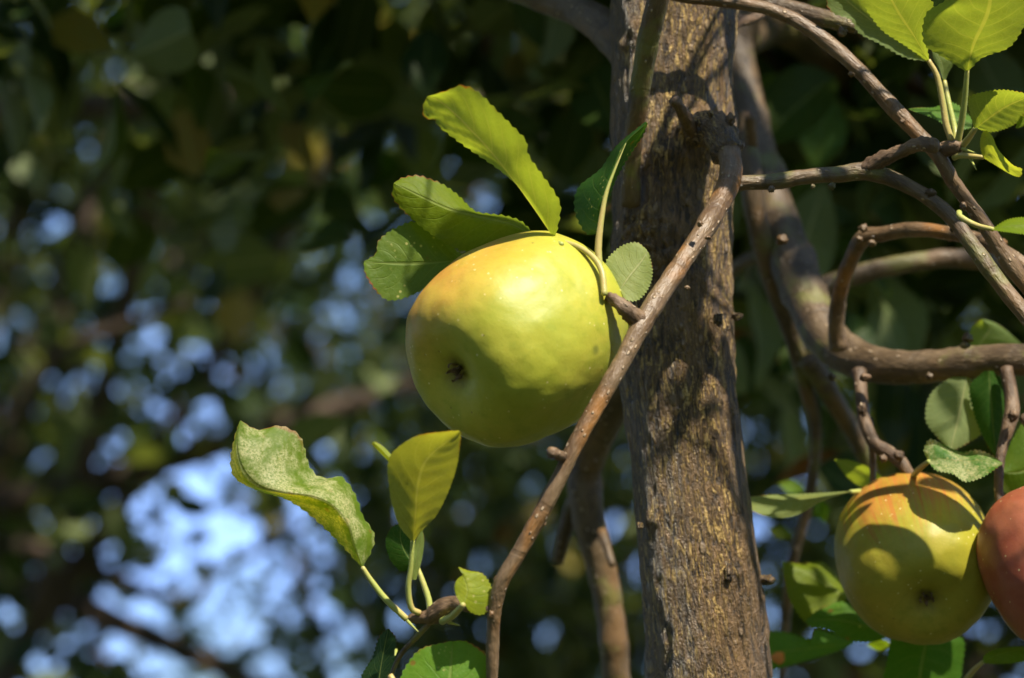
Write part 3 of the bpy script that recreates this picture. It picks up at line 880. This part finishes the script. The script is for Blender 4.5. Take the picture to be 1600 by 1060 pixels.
leaf(Z7, [(578, 890), (470, 850), (370, 830), (250, 832)], [(576, 893), (520, 915), (430, 915), (340, 872), (270, 860), (250, 834)], [(580, 886), (510, 830), (430, 768), (380, 760), (300, 790), (252, 828)],
     1.14, tip=0.8, le=-0.3, ri=0.9, color=(0.075, 0.18, 0.02), mat=M_LEAFSPOT)
lo = leaf(Z7, [(440, 922), (320, 935), (200, 950), (60, 960)], [(440, 926), (340, 965), (220, 1000), (120, 1022), (60, 990)], [(440, 918), (300, 868), (270, 905), (180, 880), (90, 878), (60, 930)],
          1.17, tip=0.8, le=-0.8, ri=1.0, color=(0.075, 0.185, 0.03), label='green leaf with an orange rust spot')
sx_, sy_ = conv(Z7, [(145, 979)])[0]
put('rust_spot', blob('rust_spot', P(sx_, sy_, 1.168), 11 * K * 1.17, (1, 0.35, 0.8), amp=0.5), None, lo).data.materials.append(
    (lambda t: (t.l(t.principled(t.mix(t.noise(None, 300, 3), (0.75, 0.16, 0.02), (0.85, 0.42, 0.12)), 0.7, 0.2).outputs[0], t.out.inputs[0]), t.m)[1])(NT('rust')))
leaf(Z7, [(735, 880), (715, 960), (700, 1050), (690, 1200)], [(725, 880), (640, 885), (590, 900), (570, 1000), (555, 1080), (600, 1160), (686, 1200)], [(745, 880), (820, 890), (872, 910), (868, 1000), (850, 1090), (780, 1170), (694, 1200)],
     1.14, tip=-0.5, le=0.5, ri=0.7, color=(0.055, 0.150, 0.014))
leaf(Z7, [(945, 996), (1000, 970), (1080, 950), (1240, 945)], [(945, 998), (990, 1003), (1060, 1000), (1160, 985), (1238, 948)], [(945, 992), (960, 965), (1010, 943), (1100, 934), (1238, 942)],
     1.08, tip=-0.4, le=-0.4, ri=0.6, color=(0.10, 0.175, 0.02), stalk=(Z7, [(948, 996), (910, 1030), (870, 1080)], 1.10))
leaf(Z7, [(1025, 250), (1080, 250), (1130, 240), (1200, 240)], [(1022, 255), (1060, 320), (1120, 340), (1200, 250)], [(1022, 245), (1040, 180), (1070, 110), (1120, 60), (1200, 230)],
     1.10, tip=0.2, le=0.3, ri=0.5, color=(0.085, 0.155, 0.012))
leaf(Z7, [(1020, 240), (1060, 300), (1100, 340), (1150, 400)], [(1018, 244), (1010, 300), (1060, 345), (1148, 402)], [(1022, 236), (1085, 225), (1140, 290), (1152, 398)], 1.12, tip=0.2, color=(0.15, 0.19, 0.012), under=True)
for (pts, dd, cc) in (([(250, 318), (140, 292), 26], 1.30, (0.11, 0.20, 0.02)), ([(300, 350), (325, 450), 30], 1.28, (0.10, 0.20, 0.02)), ([(210, 500), (98, 470), 26], 1.32, (0.09, 0.13, 0.012)),
                      ([(490, 930), (590, 925), 22], 1.2, (0.12, 0.2, 0.03))):
    (x0, y0), (x1, y1), w = pts
    nx, ny = -(y1 - y0), (x1 - x0)
    q = math.hypot(nx, ny)
    nx, ny = nx / q * w, ny / q * w
    mx_, my_ = (x0 + x1) / 2, (y0 + y1) / 2
    leaf(Z7, [(x0, y0), (mx_, my_), (x1, y1)], [(x0, y0), (mx_ + nx, my_ + ny), (x1, y1)], [(x0, y0), (mx_ - nx, my_ - ny), (x1, y1)], dd, tip=0.3, le=0.5, ri=-0.4, color=cc)

# ------------------------------------------------------------------ apples
PROFILE = [(0.0, 0.60), (0.07, 0.64), (0.16, 0.74), (0.30, 0.86), (0.50, 0.915), (0.72, 0.85), (0.89, 0.66), (0.98, 0.40), (1.0, 0.08), (0.98, -0.22), (0.92, -0.50), (0.81, -0.72),
           (0.65, -0.875), (0.47, -0.94), (0.32, -0.925), (0.21, -0.885), (0.13, -0.84), (0.06, -0.81), (0.0, -0.80)]


def apple(px, py, d, rpx, axis, mat, label, roll=0.0, lobes=0.02, squash=1.0, stem_to=None, seed=1.0, scale_z=1.0):
    """axis: direction of the calyx end in (right, up, towards camera)"""
    c = P(px, py, d)
    R = rpx * K * d
    cal = (AX * axis[0] + AU * axis[1] - AF * axis[2]).normalized()
    zax = -cal
    xax = AX - zax * AX.dot(zax)
    xax.normalize()
    yax = zax.cross(xax)
    w = Matrix((xax, yax, zax)).transposed().to_4x4()
    w = Matrix.Translation(c) @ w @ Matrix.Rotation(roll, 4, 'Z')
    prof = crom(PROFILE, n_per=72)
    SG = 112
    V, A, F = [], [], []
    for i, (rho, z) in enumerate(prof):
        th = i / 71
        for j in range(SG):
            a = 2 * math.pi * j / SG
            lob = 1 + lobes * math.cos(5 * a + 0.6) * max(0, th - 0.35) * 1.5 + 0.016 * math.sin(a + seed) + 0.014 * math.cos(2 * a + seed * 2)
            p = Vector((rho * math.cos(a) * lob, rho * math.sin(a) * lob, z * scale_z * (1 + 0.03 * math.sin(a + seed * 3) * rho)))
            p *= 1 + 0.022 * noise.noise(p * 1.9 + Vector((seed, 0, 0))) + 0.010 * noise.noise(p * 5 + Vector((seed, 0, 3)))
            V.append(p * R)
            A.append((th, math.cos(a), math.sin(a)))
    for i in range(71):
        for j in range(SG):
            k = (j + 1) % SG
            F.append((i * SG + j, (i + 1) * SG + j, (i + 1) * SG + k, i * SG + k))
    me = mesh('apple', V, F, A)
    o = put('apple', me, mat, world=w)
    tag(o, label, 'apple', 'apples hanging on the tree')
    # dried calyx: five curled sepals and stamens in the basin
    V, F = [], []
    for s in range(5):
        a0 = s * 2 * math.pi / 5 + 0.3
        for (rr, zz, wd) in ((0.03, -0.79, 0.026), (0.06, -0.83, 0.026), (0.085, -0.86, 0.018), (0.085, -0.90, 0.008), (0.06, -0.92, 0.002)):
            ca, sa = math.cos(a0), math.sin(a0)
            j = random.uniform(-0.01, 0.01)
            V += [Vector((ca * rr - sa * wd, sa * rr + ca * wd, zz * scale_z + j)) * R, Vector((ca * (rr + .012), sa * (rr + .012), zz * scale_z - 0.01)) * R, Vector((ca * rr + sa * wd, sa * rr - ca * wd, zz * scale_z - j)) * R]
        b = s * 15
        for q in range(4):
            for h in range(2):
                F.append((b + q * 3 + h, b + q * 3 + h + 1, b + q * 3 + h + 4, b + q * 3 + h + 3))
    for s in range(10):
        a0 = s * 0.63
        b = len(V)
        for (rr, zz) in ((0.01, -0.80), (0.035, -0.88)):
            for q in range(3):
                V.append(Vector((math.cos(a0) * rr + 0.006 * math.cos(q * 2.1), math.sin(a0) * rr + 0.006 * math.sin(q * 2.1), zz * scale_z)) * R)
        for q in range(3):
            F.append((b + q, b + (q + 1) % 3, b + 3 + (q + 1) % 3, b + 3 + q))
    put('calyx', mesh('calyx', V, F, [(v.x, v.y, v.z) for v in V], 'bk'), M_CALYX, o, world=w)
    # stem from the cavity to the spur
    s0 = w @ Vector((0, 0, 0.60 * R * scale_z))
    s1 = w @ Vector((0, 0, 0.84 * R * scale_z))
    e = stem_to if stem_to is not None else w @ Vector((0.05 * R, 0, 1.15 * R))
    put('stem', tube('stem', [(s0, 0.0016), (s1, 0.0014), (s1.lerp(e, 0.55) + zax * 0.003, 0.0014), (e, 0.002)], seg=10, step=0.0015, amp=0.1, seed=seed), M_SPUR, o)
    return o


# bruise position in the apple's own axes is worked out from where it shows
def local_dir(axis, roll, v):
    cal = (AX * axis[0] + AU * axis[1] - AF * axis[2]).normalized()
    zax = -cal
    xax = (AX - zax * AX.dot(zax)).normalized()
    yax = zax.cross(xax)
    w = Matrix((xax, yax, zax)).transposed().to_4x4() @ Matrix.Rotation(roll, 4, 'Z')
    d3 = AX * v[0] + AU * v[1] - AF * v[2]
    return (w.inverted() @ d3.to_4d().resized(4)).to_3d() if False else (w.to_3x3().inverted() @ d3)


A1 = (-0.66, -0.36, 0.65)
R1 = 167 * K * 1.0
M_APPLE1 = apple_material('yellow_green_apple_skin', (0.335, 0.355, 0.030), (0.64, 0.24, 0.05), (0.55, 0.33, 0.05), local_dir(A1, 0, (-0.66, 0.70, 0.15)), 0.35, 0.98,
                          bruise=local_dir(A1, 0, (0.74, -0.10, 0.66)) * R1 * 0.98)
apple(806, 530, 1.0, 160, A1, M_APPLE1, 'large yellow-green apple in full sun beside the diagonal twig', stem_to=P(962, 470, 1.002), seed=1.0, scale_z=1.0)
A2 = (0.02, -0.46, 0.88)
M_APPLE2 = apple_material('red_blushed_apple_skin', (0.31, 0.285, 0.022), (0.42, 0.060, 0.025), (0.46, 0.13, 0.035), local_dir(A2, 0, (-0.25, 0.95, 0.15)), 0.42, 1.15, streak=1.5)
apple(1430, 875, 1.10, 124, A2, M_APPLE2, 'green-gold apple with red blush, half shaded by leaves, calyx facing outward', stem_to=P(1424, 742, 1.108), seed=2.6, scale_z=1.0)
A3 = (0.2, -0.75, 0.5)
M_APPLE3 = apple_material('pink_red_apple_skin', (0.32, 0.19, 0.04), (0.27, 0.020, 0.028), (0.34, 0.075, 0.055), local_dir(A3, 0, (-0.45, 0.5, 0.8)), -0.25, 0.45, streak=0.9)
apple(1655, 880, 1.06, 118, A3, M_APPLE3, 'pinkish red apple touching the red-blushed one, beneath the thick limb', stem_to=P(1640, 735, 1.075), seed=4.2, scale_z=1.05)
branch([(1600, 650, 1.085, 10), (1625, 690, 1.08, 9), (1640, 736, 1.075, 8)], 8, M_SPUR, 'branch')

# ------------------------------------------------------------------ crowns
TV = np.array([(0, 0, 0), (0.30, 0.26, 0.05), (0.30, 0, -0.02), (0.30, -0.26, 0.05), (0.68, 0.24, 0.02), (0.68, 0, -0.05), (0.68, -0.24, 0.02), (1, 0, -0.10)])
TF = np.array([(0, 2, 1), (0, 3, 2), (1, 2, 5), (1, 5, 4), (2, 3, 6), (2, 6, 5), (4, 5, 7), (5, 6, 7)])
TA = np.array([(0, 0), (.3, 1), (.3, 0), (.3, -1), (.68, 1), (.68, 0), (.68, -1), (1, 0)])


def leaf_frames(n, droop=0.25):
    """random leaf axes: length direction, across, normal"""
    a = rng.normal(size=(n, 3))
    a[:, 2] -= droop
    a /= np.linalg.norm(a, axis=1)[:, None]
    up = rng.normal(size=(n, 3)) * 0.75 + np.array([SUN.x * 0.3, SUN.y * 0.3, 0.8])
    nn = up - a * np.sum(up * a, axis=1)[:, None]
    nn /= np.linalg.norm(nn, axis=1)[:, None]
    b = np.cross(nn, a)
    return a, b, nn


def foliage_mesh(name, pos, size):
    n = len(pos)
    a, b, nn = leaf_frames(n)
    sz = (size * rng.uniform(0.65, 1.25, n))[:, None, None]
    wd = rng.uniform(0.8, 1.25, n)[:, None]
    v = (a[:, None, :] * TV[None, :, 0:1] + b[:, None, :] * (TV[None, :, 1] * wd)[:, :, None] + nn[:, None, :] * TV[None, :, 2:3]) * sz + pos[:, None, :]
    v = v.reshape(-1, 3)
    f = (TF[None] + (np.arange(n) * 8)[:, None, None]).reshape(-1)
    at = np.empty((n, 8, 3))
    at[:, :, :2] = TA[None]
    at[:, :, 2] = rng.random(n)[:, None]
    me = bpy.data.meshes.new(name)
    me.vertices.add(len(v))
    me.vertices.foreach_set('co', v.astype(np.float32).ravel())
    me.loops.add(len(f))
    me.loops.foreach_set('vertex_index', f.astype(np.int32))
    me.polygons.add(len(f) // 3)
    me.polygons.foreach_set('loop_start', np.arange(0, len(f), 3, dtype=np.int32))
    me.polygons.foreach_set('use_smooth', np.ones(len(f) // 3, dtype=bool))
    at_ = me.attributes.new('lf', 'FLOAT_VECTOR', 'POINT')
    at_.data.foreach_set('vector', at.astype(np.float32).ravel())
    me.update(calc_edges=True)
    me.validate()
    return me


SUNA = np.array(SUN)


def clear_of_view(pos, near=1.36):
    """keep crown leaves away from the lens, from the fruit in focus and out of the sun's way to it"""
    r = pos - np.array(CAM)
    d = r @ np.array(AF)
    px = 800 + (r @ np.array(AX)) / (K * np.maximum(d, 0.05))
    py = 530 - (r @ np.array(AU)) / (K * np.maximum(d, 0.05))
    inview = (px > -260) & (px < 1860) & (py > -200) & (py < 1260) & (d > 0)
    bad = inview & (d < near)
    bad |= (d < 0.9) & (np.linalg.norm(r, axis=1) < 0.8)
    # along the sun ray to the depths where fruit, twigs and trunk stand
    lit = np.zeros(len(pos), dtype=bool)
    for dp in (0.94, 0.97, 1.0, 1.03, 1.06, 1.10, 1.15):
        s = (dp - d) / (-(SUNA @ np.array(AF)))
        hit = pos - SUNA[None] * s[:, None]
        rh = hit - np.array(CAM)
        hx = 800 + (rh @ np.array(AX)) / (K * dp)
        hy = 530 - (rh @ np.array(AU)) / (K * dp)
        lit |= (s > 0.0) & (hx > 300) & (hx < 1720) & (hy > 60) & (hy < 1120)
    return ~bad & ~lit


def clumps_to_points(clumps):
    out = []
    for (c, r, n) in clumps:
        p = rng.normal(size=(n, 3)) * np.array([r, r, r * 0.75])[None] * 0.6
        out.append(p + np.array(c)[None])
    return np.vstack(out)


def limb_between(a, b, r0, r1, sag=0.1, seed=0.0, **kw):
    a, b = Vector(a), Vector(b)
    m1 = a.lerp(b, 0.35) + Vector((noise.noise(a * 3 + Vector((seed, 0, 0))), noise.noise(a * 3 + Vector((0, seed, 0))), noise.noise(b * 3) + 0.4)) * sag
    m2 = a.lerp(b, 0.7) + Vector((noise.noise(b * 2 + Vector((seed, 0, 0))), noise.noise(b * 2 + Vector((0, seed, 0))), 0.3)) * sag
    return tube('limb', [(a, r0), (m1, r0 * 0.8 + r1 * 0.2), (m2, r0 * 0.4 + r1 * 0.6), (b, r1)], seg=10, step=0.03, amp=0.10, fz=0.5, seed=seed, **kw)


# --- an overhanging branch of the same tree, added unseen above the frame; its leaves are placed to dapple the trunk and the fruit
UL = []


def unit_leaf(k):
    """a leaf of length 1 lying along x"""
    V, A, F = [], [], []
    n, mh = 12, 3
    for i in range(n):
        u = i / (n - 1)
        w = 0.30 * (math.sin(math.pi * u ** (0.8 + 0.15 * k)) ** 0.75 + 0.02)
        for j in range(-mh, mh + 1):
            t = j / mh
            V.append((u, w * t, 0.10 * abs(t) * w / 0.3 - 0.14 * u * u + 0.03 * math.sin(u * 9 + k) * abs(t)))
            A.append((u, t, 0.4))
    W = 2 * mh + 1
    for i in range(n - 1):
        for j in range(W - 1):
            a = i * W + j
            F.append((a, a + W, a + W + 1, a + 1))
    return mesh('crown_leaf', V, F, A)


for k in range(4):
    UL.append(unit_leaf(k))
for m_ in UL:
    m_.materials.append(M_BACKLEAF)

random.seed(33)
OVER = [(1065, 285, 1.07, 150, 95, 0.9), (1000, 330, 1.07, 130, 70, 0.8), (1080, 410, 1.07, 130, 80, 0.9), (1025, 470, 1.07, 140, 100, 0.8), (1000, 575, 1.07, 100, 80, 0.7), (1080, 600, 1.07, 110, 62, 0.55),
        (1150, 730, 1.08, 190, 97, 0.32), (1160, 870, 1.08, 150, 100, 0.3), (735, 402, 1.005, 170, 8, 0.75), (1225, 370, 1.22, 120, 60, 1.0), (1430, 575, 1.12, 60, 80, 0.6),
        (1510, 570, 1.11, 70, 80, 0.6), (1165, 120, 1.26, 170, 80, 0.8), (1175, 230, 1.22, 120, 80, 0.8), (1290, 60, 1.02, 60, 20, 0.7), (1610, 900, 1.05, 130, 90, 0.9), (1130, 275, 1.04, 70, 30, 0.8), (1520, 650, 1.08, 90, 30, 0.8),
        (1110, 640, 1.07, 60, 40, 0.4)]
tips = []
for q, (px, py, d, ln, ang, wf) in enumerate(OVER):
    s_ = 0.34 + 0.10 * random.random()
    c = P(px, py, d) + SUN * s_
    th = math.radians(ang)
    x = AX * math.cos(th) + AU * math.sin(th)
    z = (SUN + AX * random.uniform(-0.25, 0.25)).normalized()
    x = (x - z * x.dot(z)).normalized()
    y = z.cross(x)
    L = ln * K * d
    w = Matrix((x * L, y * L * wf, z * L)).transposed().to_4x4()
    o = put('leaf', UL[q % 4], None, tree, world=Matrix.Translation(c - x * L * 0.5) @ w)
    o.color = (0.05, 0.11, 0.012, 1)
    tips.append(c - x * L * 0.5)
hub = P(1130, -900, 0.98)
over = put('branch', tube('branch', [(t0p + Vector((-0.02, 0.02, 0.26)), 0.009), (t0p + Vector((0.0, -0.10, 0.30)), 0.006), (P(1240, -760, 0.95), 0.004), (P(1420, -500, 0.93), 0.003)], seg=10, step=0.01), M_LIMB, tree)
for c in tips:
    a = t0p + Vector((0.0, -0.10, 0.30)) if c.x < 0.12 else P(1330, -640, 0.94)
    put('twig', tube('twig', [(a, 0.0016), (a.lerp(c, 0.5) + Vector((0, 0, 0.02)), 0.0011), (c, 0.0008)], seg=6, step=0.02), M_TWIG, over)

# --- crown of the tree in focus, above and behind the part in view
random.seed(21)
top = t0p + Vector((-0.02, 0.03, 0.35))
own = []
ends = []
for (px, py, d) in ((200, 60, 1.9), (520, 20, 1.8), (760, 90, 1.75), (120, -250, 1.7), (500, -350, 1.6), (900, -350, 1.7), (1300, -250, 1.75), (1420, 40, 1.8), (1250, 160, 1.65), (1650, 100, 1.7),
                    (1700, -200, 1.6), (-250, -150, 1.9), (700, -700, 1.6), (1200, -700, 1.7), (300, -800, 1.8), (1600, -600, 1.8), (800, -1050, 1.7), (1350, 420, 1.9), (1560, 330, 1.75)):
    ends.append(P(px, py, d))
for i, e in enumerate(ends):
    src = t0p + Vector((-0.02, 0.02, 0.1 + 0.6 * random.random()))
    if i in (7, 8, 9, 17, 18):
        src = P(1150, 60, 1.3)
    me = limb_between(src, e, 0.011, 0.003, sag=0.12, seed=i * 1.3)
    me.name = 'branch'
    put('branch', me, M_LIMB, tree)
    own.append((tuple(e), 0.20, 95))
    own.append((tuple(src.lerp(e, 0.65)), 0.17, 45))
for i in range(170):  # unseen canopy spread over the camera as well, to block overhead sky
    v = Vector((random.uniform(-1.9, 2.0), random.uniform(-0.5, 3.2), random.uniform(2.75, 4.0)))
    own.append((tuple(v), 0.30, 130))
pts = clumps_to_points(own)
pts = pts[clear_of_view(pts, 1.42)]
# the leaves that show largest are parts of their own; the rest is one mass
r = pts - np.array(CAM)
dd = r @ np.array(AF)
ppx = 800 + (r @ np.array(AX)) / (K * dd)
ppy = 530 - (r @ np.array(AU)) / (K * dd)
seen = (ppx > -40) & (ppx < 1640) & (ppy > -40) & (ppy < 1100)
order = np.argsort(np.where(seen, dd, 99))
n_single = min(int(seen.sum()), 210)
single, rest = order[:n_single], order[n_single:]


fa, fb, fn = leaf_frames(len(single))
for q, i in enumerate(single):
    s = random.uniform(0.045, 0.075)
    w = Matrix((Vector(fa[q]) * s, Vector(fb[q]) * s, Vector(fn[q]) * s)).transposed().to_4x4()
    w = Matrix.Translation(Vector(pts[i])) @ w
    o = put('leaf', UL[q % 4], None, tree, world=w)
    g = random.random()
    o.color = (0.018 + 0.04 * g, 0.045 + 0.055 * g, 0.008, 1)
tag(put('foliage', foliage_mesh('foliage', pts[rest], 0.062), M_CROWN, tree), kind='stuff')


# --- blurred leaves that stand out behind
def big_leaf(px0, py0, px1, py1, d, wid, color, face=0.3):
    a = P(px0, py0, d)
    b = P(px1, py1, d - 0.01)
    x = b - a
    s = x.length
    x.normalize()
    z = (-AF + AU * face)
    z = (z - x * z.dot(x)).normalized()
    y = z.cross(x)
    w = Matrix((x * s, y * s * wid, z * s)).transposed().to_4x4()
    o = put('leaf', UL[1], None, tree, world=Matrix.Translation(a) @ w)
    o.color = (*color, 1)


for (a0, b0_, a1, b1_, d_, w_, c_) in ((1290, 150, 1278, 262, 1.50, 1.1, (0.10, 0.20, 0.04)), (1190, 185, 1235, 215, 1.55, 1.0, (0.07, 0.15, 0.02)), (622, 30, 606, 145, 1.75, 1.0, (0.20, 0.26, 0.07)),
                                       (690, 0, 655, 66, 1.75, 0.8, (0.18, 0.24, 0.06)), (1240, 130, 1175, 140, 1.5, 0.9, (0.09, 0.17, 0.02)), (1420, 70, 1380, 10, 1.5, 0.9, (0.06, 0.12, 0.02)),
                                       (160, 40, 215, 5, 1.7, 0.6, (0.10, 0.22, 0.02)), (620, 240, 560, 300, 1.9, 0.9, (0.06, 0.14, 0.02)), (845, 190, 800, 215, 1.6, 0.9, (0.2, 0.25, 0.08))):
    big_leaf(a0, b0_, a1, b1_, d_, w_, c_)

# --- the orchard trees behind, and unseen ones added to cut sky light
def orchard_tree(x, y, h, label, clumps, limbs, leafsize=0.066, seed=1.0, holes=None):
    root = empty('orchard_tree', Vector((x, y, 0)))
    tag(root, label, 'tree', 'orchard trees behind the focused one')
    fork = Vector((x, y, h))
    put('trunk', tube('trunk', [(Vector((x, y, -0.05)), 0.13), (Vector((x + 0.02, y, 0.25)), 0.095), (Vector((x - 0.03, y, h * 0.6)), 0.085), (fork, 0.075), (fork + Vector((0.03, 0, 0.5)), 0.05), (fork + Vector((0, 0.1, 1.6)), 0.02)],
                      seg=16, step=0.05, amp=0.1, fz=0.4, seed=seed), M_FARBARK, root)
    for i, (e, r0) in enumerate(limbs):
        put('limb', limb_between(fork + Vector((0, 0, random.uniform(-0.3, 0.4))), e, r0, 0.006, sag=0.25, seed=seed + i), M_FARBARK, root)
    p = clumps_to_points(clumps)
    p = p[clear_of_view(p, 2.3)]
    if holes is not None:
        # openings between the twigs of the crown
        k = np.array([noise.noise(Vector((q[0] * 4.2 + seed, q[1] * 1.6, q[2] * 4.2 - seed))) for q in p])
        p = p[k > holes]
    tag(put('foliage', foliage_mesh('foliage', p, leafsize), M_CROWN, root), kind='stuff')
    return root


def crown(center, rad, n, per, rr, avoid=()):
    """clump centres spread through an egg-shaped crown"""
    out = []
    while len(out) < n:
        v = Vector((random.uniform(-1, 1), random.uniform(-1, 1), random.uniform(-1, 1)))
        if v.length > 1 or v.length < 0.25:
            continue
        c = Vector((center[0] + v.x * rad[0], center[1] + v.y * rad[1], center[2] + v.z * rad[2]))
        q = proj(c)
        if q and any(math.hypot((q[0] - a[0]) / a[2], (q[1] - a[1]) / a[3]) < 1 for a in avoid):
            if random.random() < 0.82:
                continue
        out.append((tuple(c), rr * random.uniform(0.7, 1.2), per))
    return out


random.seed(5)
GAP = [(345, 870, 230, 190), (320, 420, 110, 90), (560, 500, 100, 100)]
SPECS = [(-1.15, 4.2, 1.3, 'orchard tree with wide drooping crown, standing to the left of the sky gap'),
         (1.25, 4.6, 1.4, 'orchard tree with dense dark crown behind the thick limb'),
         (0.0, 6.8, 1.5, 'farther orchard tree with crown showing between the two nearer ones'),
         (-3.4, 5.6, 1.4, 'orchard tree at the end of the row beyond the drooping one'),
         (3.9, 6.0, 1.4, 'orchard tree at the row end past the dense dark one'),
         (-2.9, 1.2, 1.3, 'unseen orchard tree added beside the focused one, on the side of the sky gap, to block sky light'),
         (3.3, 1.0, 1.3, 'unseen orchard tree added beside the focused one on the side of the red apples, to block sky light'),
         (-1.9, -2.3, 1.2, 'unseen orchard tree added behind the camera on the left, to block sky light'),
         (1.9, -2.6, 1.2, 'unseen orchard tree added behind the camera on the right, to block sky light')]
for i, (x, y, h, lab) in enumerate(SPECS):
    if i >= 5:  # unseen trees added beside and behind the camera to cut sky fill
        cl = crown((x, y, 2.7), (1.75, 1.5, 1.5), 90, 150, 0.40)
        orchard_tree(x, y, h, lab, cl, [(Vector(c[0]), random.uniform(0.018, 0.034)) for c in cl[::9]], leafsize=0.075, seed=3.0 + i)
        continue
    roof = crown((x * 0.9, y - 0.3, 3.75), (1.8, 1.85, 0.85), 80, 160, 0.38)
    skirt = crown((x * 0.9, y, 2.75), (1.5, 1.3, 0.95), {0: 62, 2: 52}.get(i, 70), 105, 0.40, GAP)
    if i == 2:
        for q in range(34):
            skirt.append((tuple(P(random.uniform(560, 1120), random.uniform(680, 1130), random.uniform(5.2, 6.6))), 0.22, 85))
    if i == 1:
        for q in range(22):
            skirt.append((tuple(P(random.uniform(1180, 1700), random.uniform(680, 1130), random.uniform(4.4, 5.4))), 0.2, 70))
    if i == 0:
        for q in range(3):
            skirt.append((tuple(P(random.uniform(20, 110), random.uniform(190, 340), 4.3)), 0.14, 55))
        for q in range(12):
            skirt.append((tuple(P(random.uniform(-120, 130), random.uniform(640, 1100), random.uniform(3.9, 4.8))), 0.2, 60))
    cl = roof + skirt
    lim = [(Vector(c[0]), random.uniform(0.018, 0.034)) for c in cl[::6]]
    root = orchard_tree(x, y, h, lab, cl, lim, seed=3.0 + i, holes={0: -0.20, 2: -0.20}.get(i, -0.35))
    if i == 0:
        # heavier boughs that cross the view, all growing from this tree's fork
        f = proj(Vector((x, y, h)))
        for path in ([(f[0], f[1], f[2], 22), (-60, 900, 3.7, 12), (25, 660, 3.4, 11), (85, 565, 3.3, 11), (130, 532, 3.28, 11), (190, 512, 3.25, 10), (300, 470, 3.2, 6)],
                     [(f[0], f[1], f[2], 34), (-500, 500, 4.0, 30), (-250, 230, 3.6, 26), (0, 175, 3.3, 24), (300, 165, 3.2, 22), (600, 175, 3.2, 19), (900, 150, 3.3, 15), (1150, 60, 3.5, 8)],
                     [(f[0], f[1], f[2], 34), (-200, 870, 4.0, 28), (0, 790, 3.8, 24), (250, 725, 3.7, 22), (480, 650, 3.7, 19), (680, 590, 3.7, 14), (900, 480, 3.7, 8)],
                     [(f[0], f[1], f[2], 36), (-60, 1000, 4.1, 30), (60, 930, 4.0, 24), (210, 985, 3.9, 20), (420, 1075, 3.8, 16), (640, 1150, 3.8, 8)],
                     [(0, 850, 3.9, 20), (120, 880, 3.8, 14), (290, 945, 3.7, 11), (330, 900, 3.7, 8), (410, 860, 3.6, 5), (520, 800, 3.6, 3)]):
            put('bough', ptube('bough', path, 10, seg=12, step=0.02, amp=0.1, fz=0.5, seed=9.0), M_FARBARK, root)
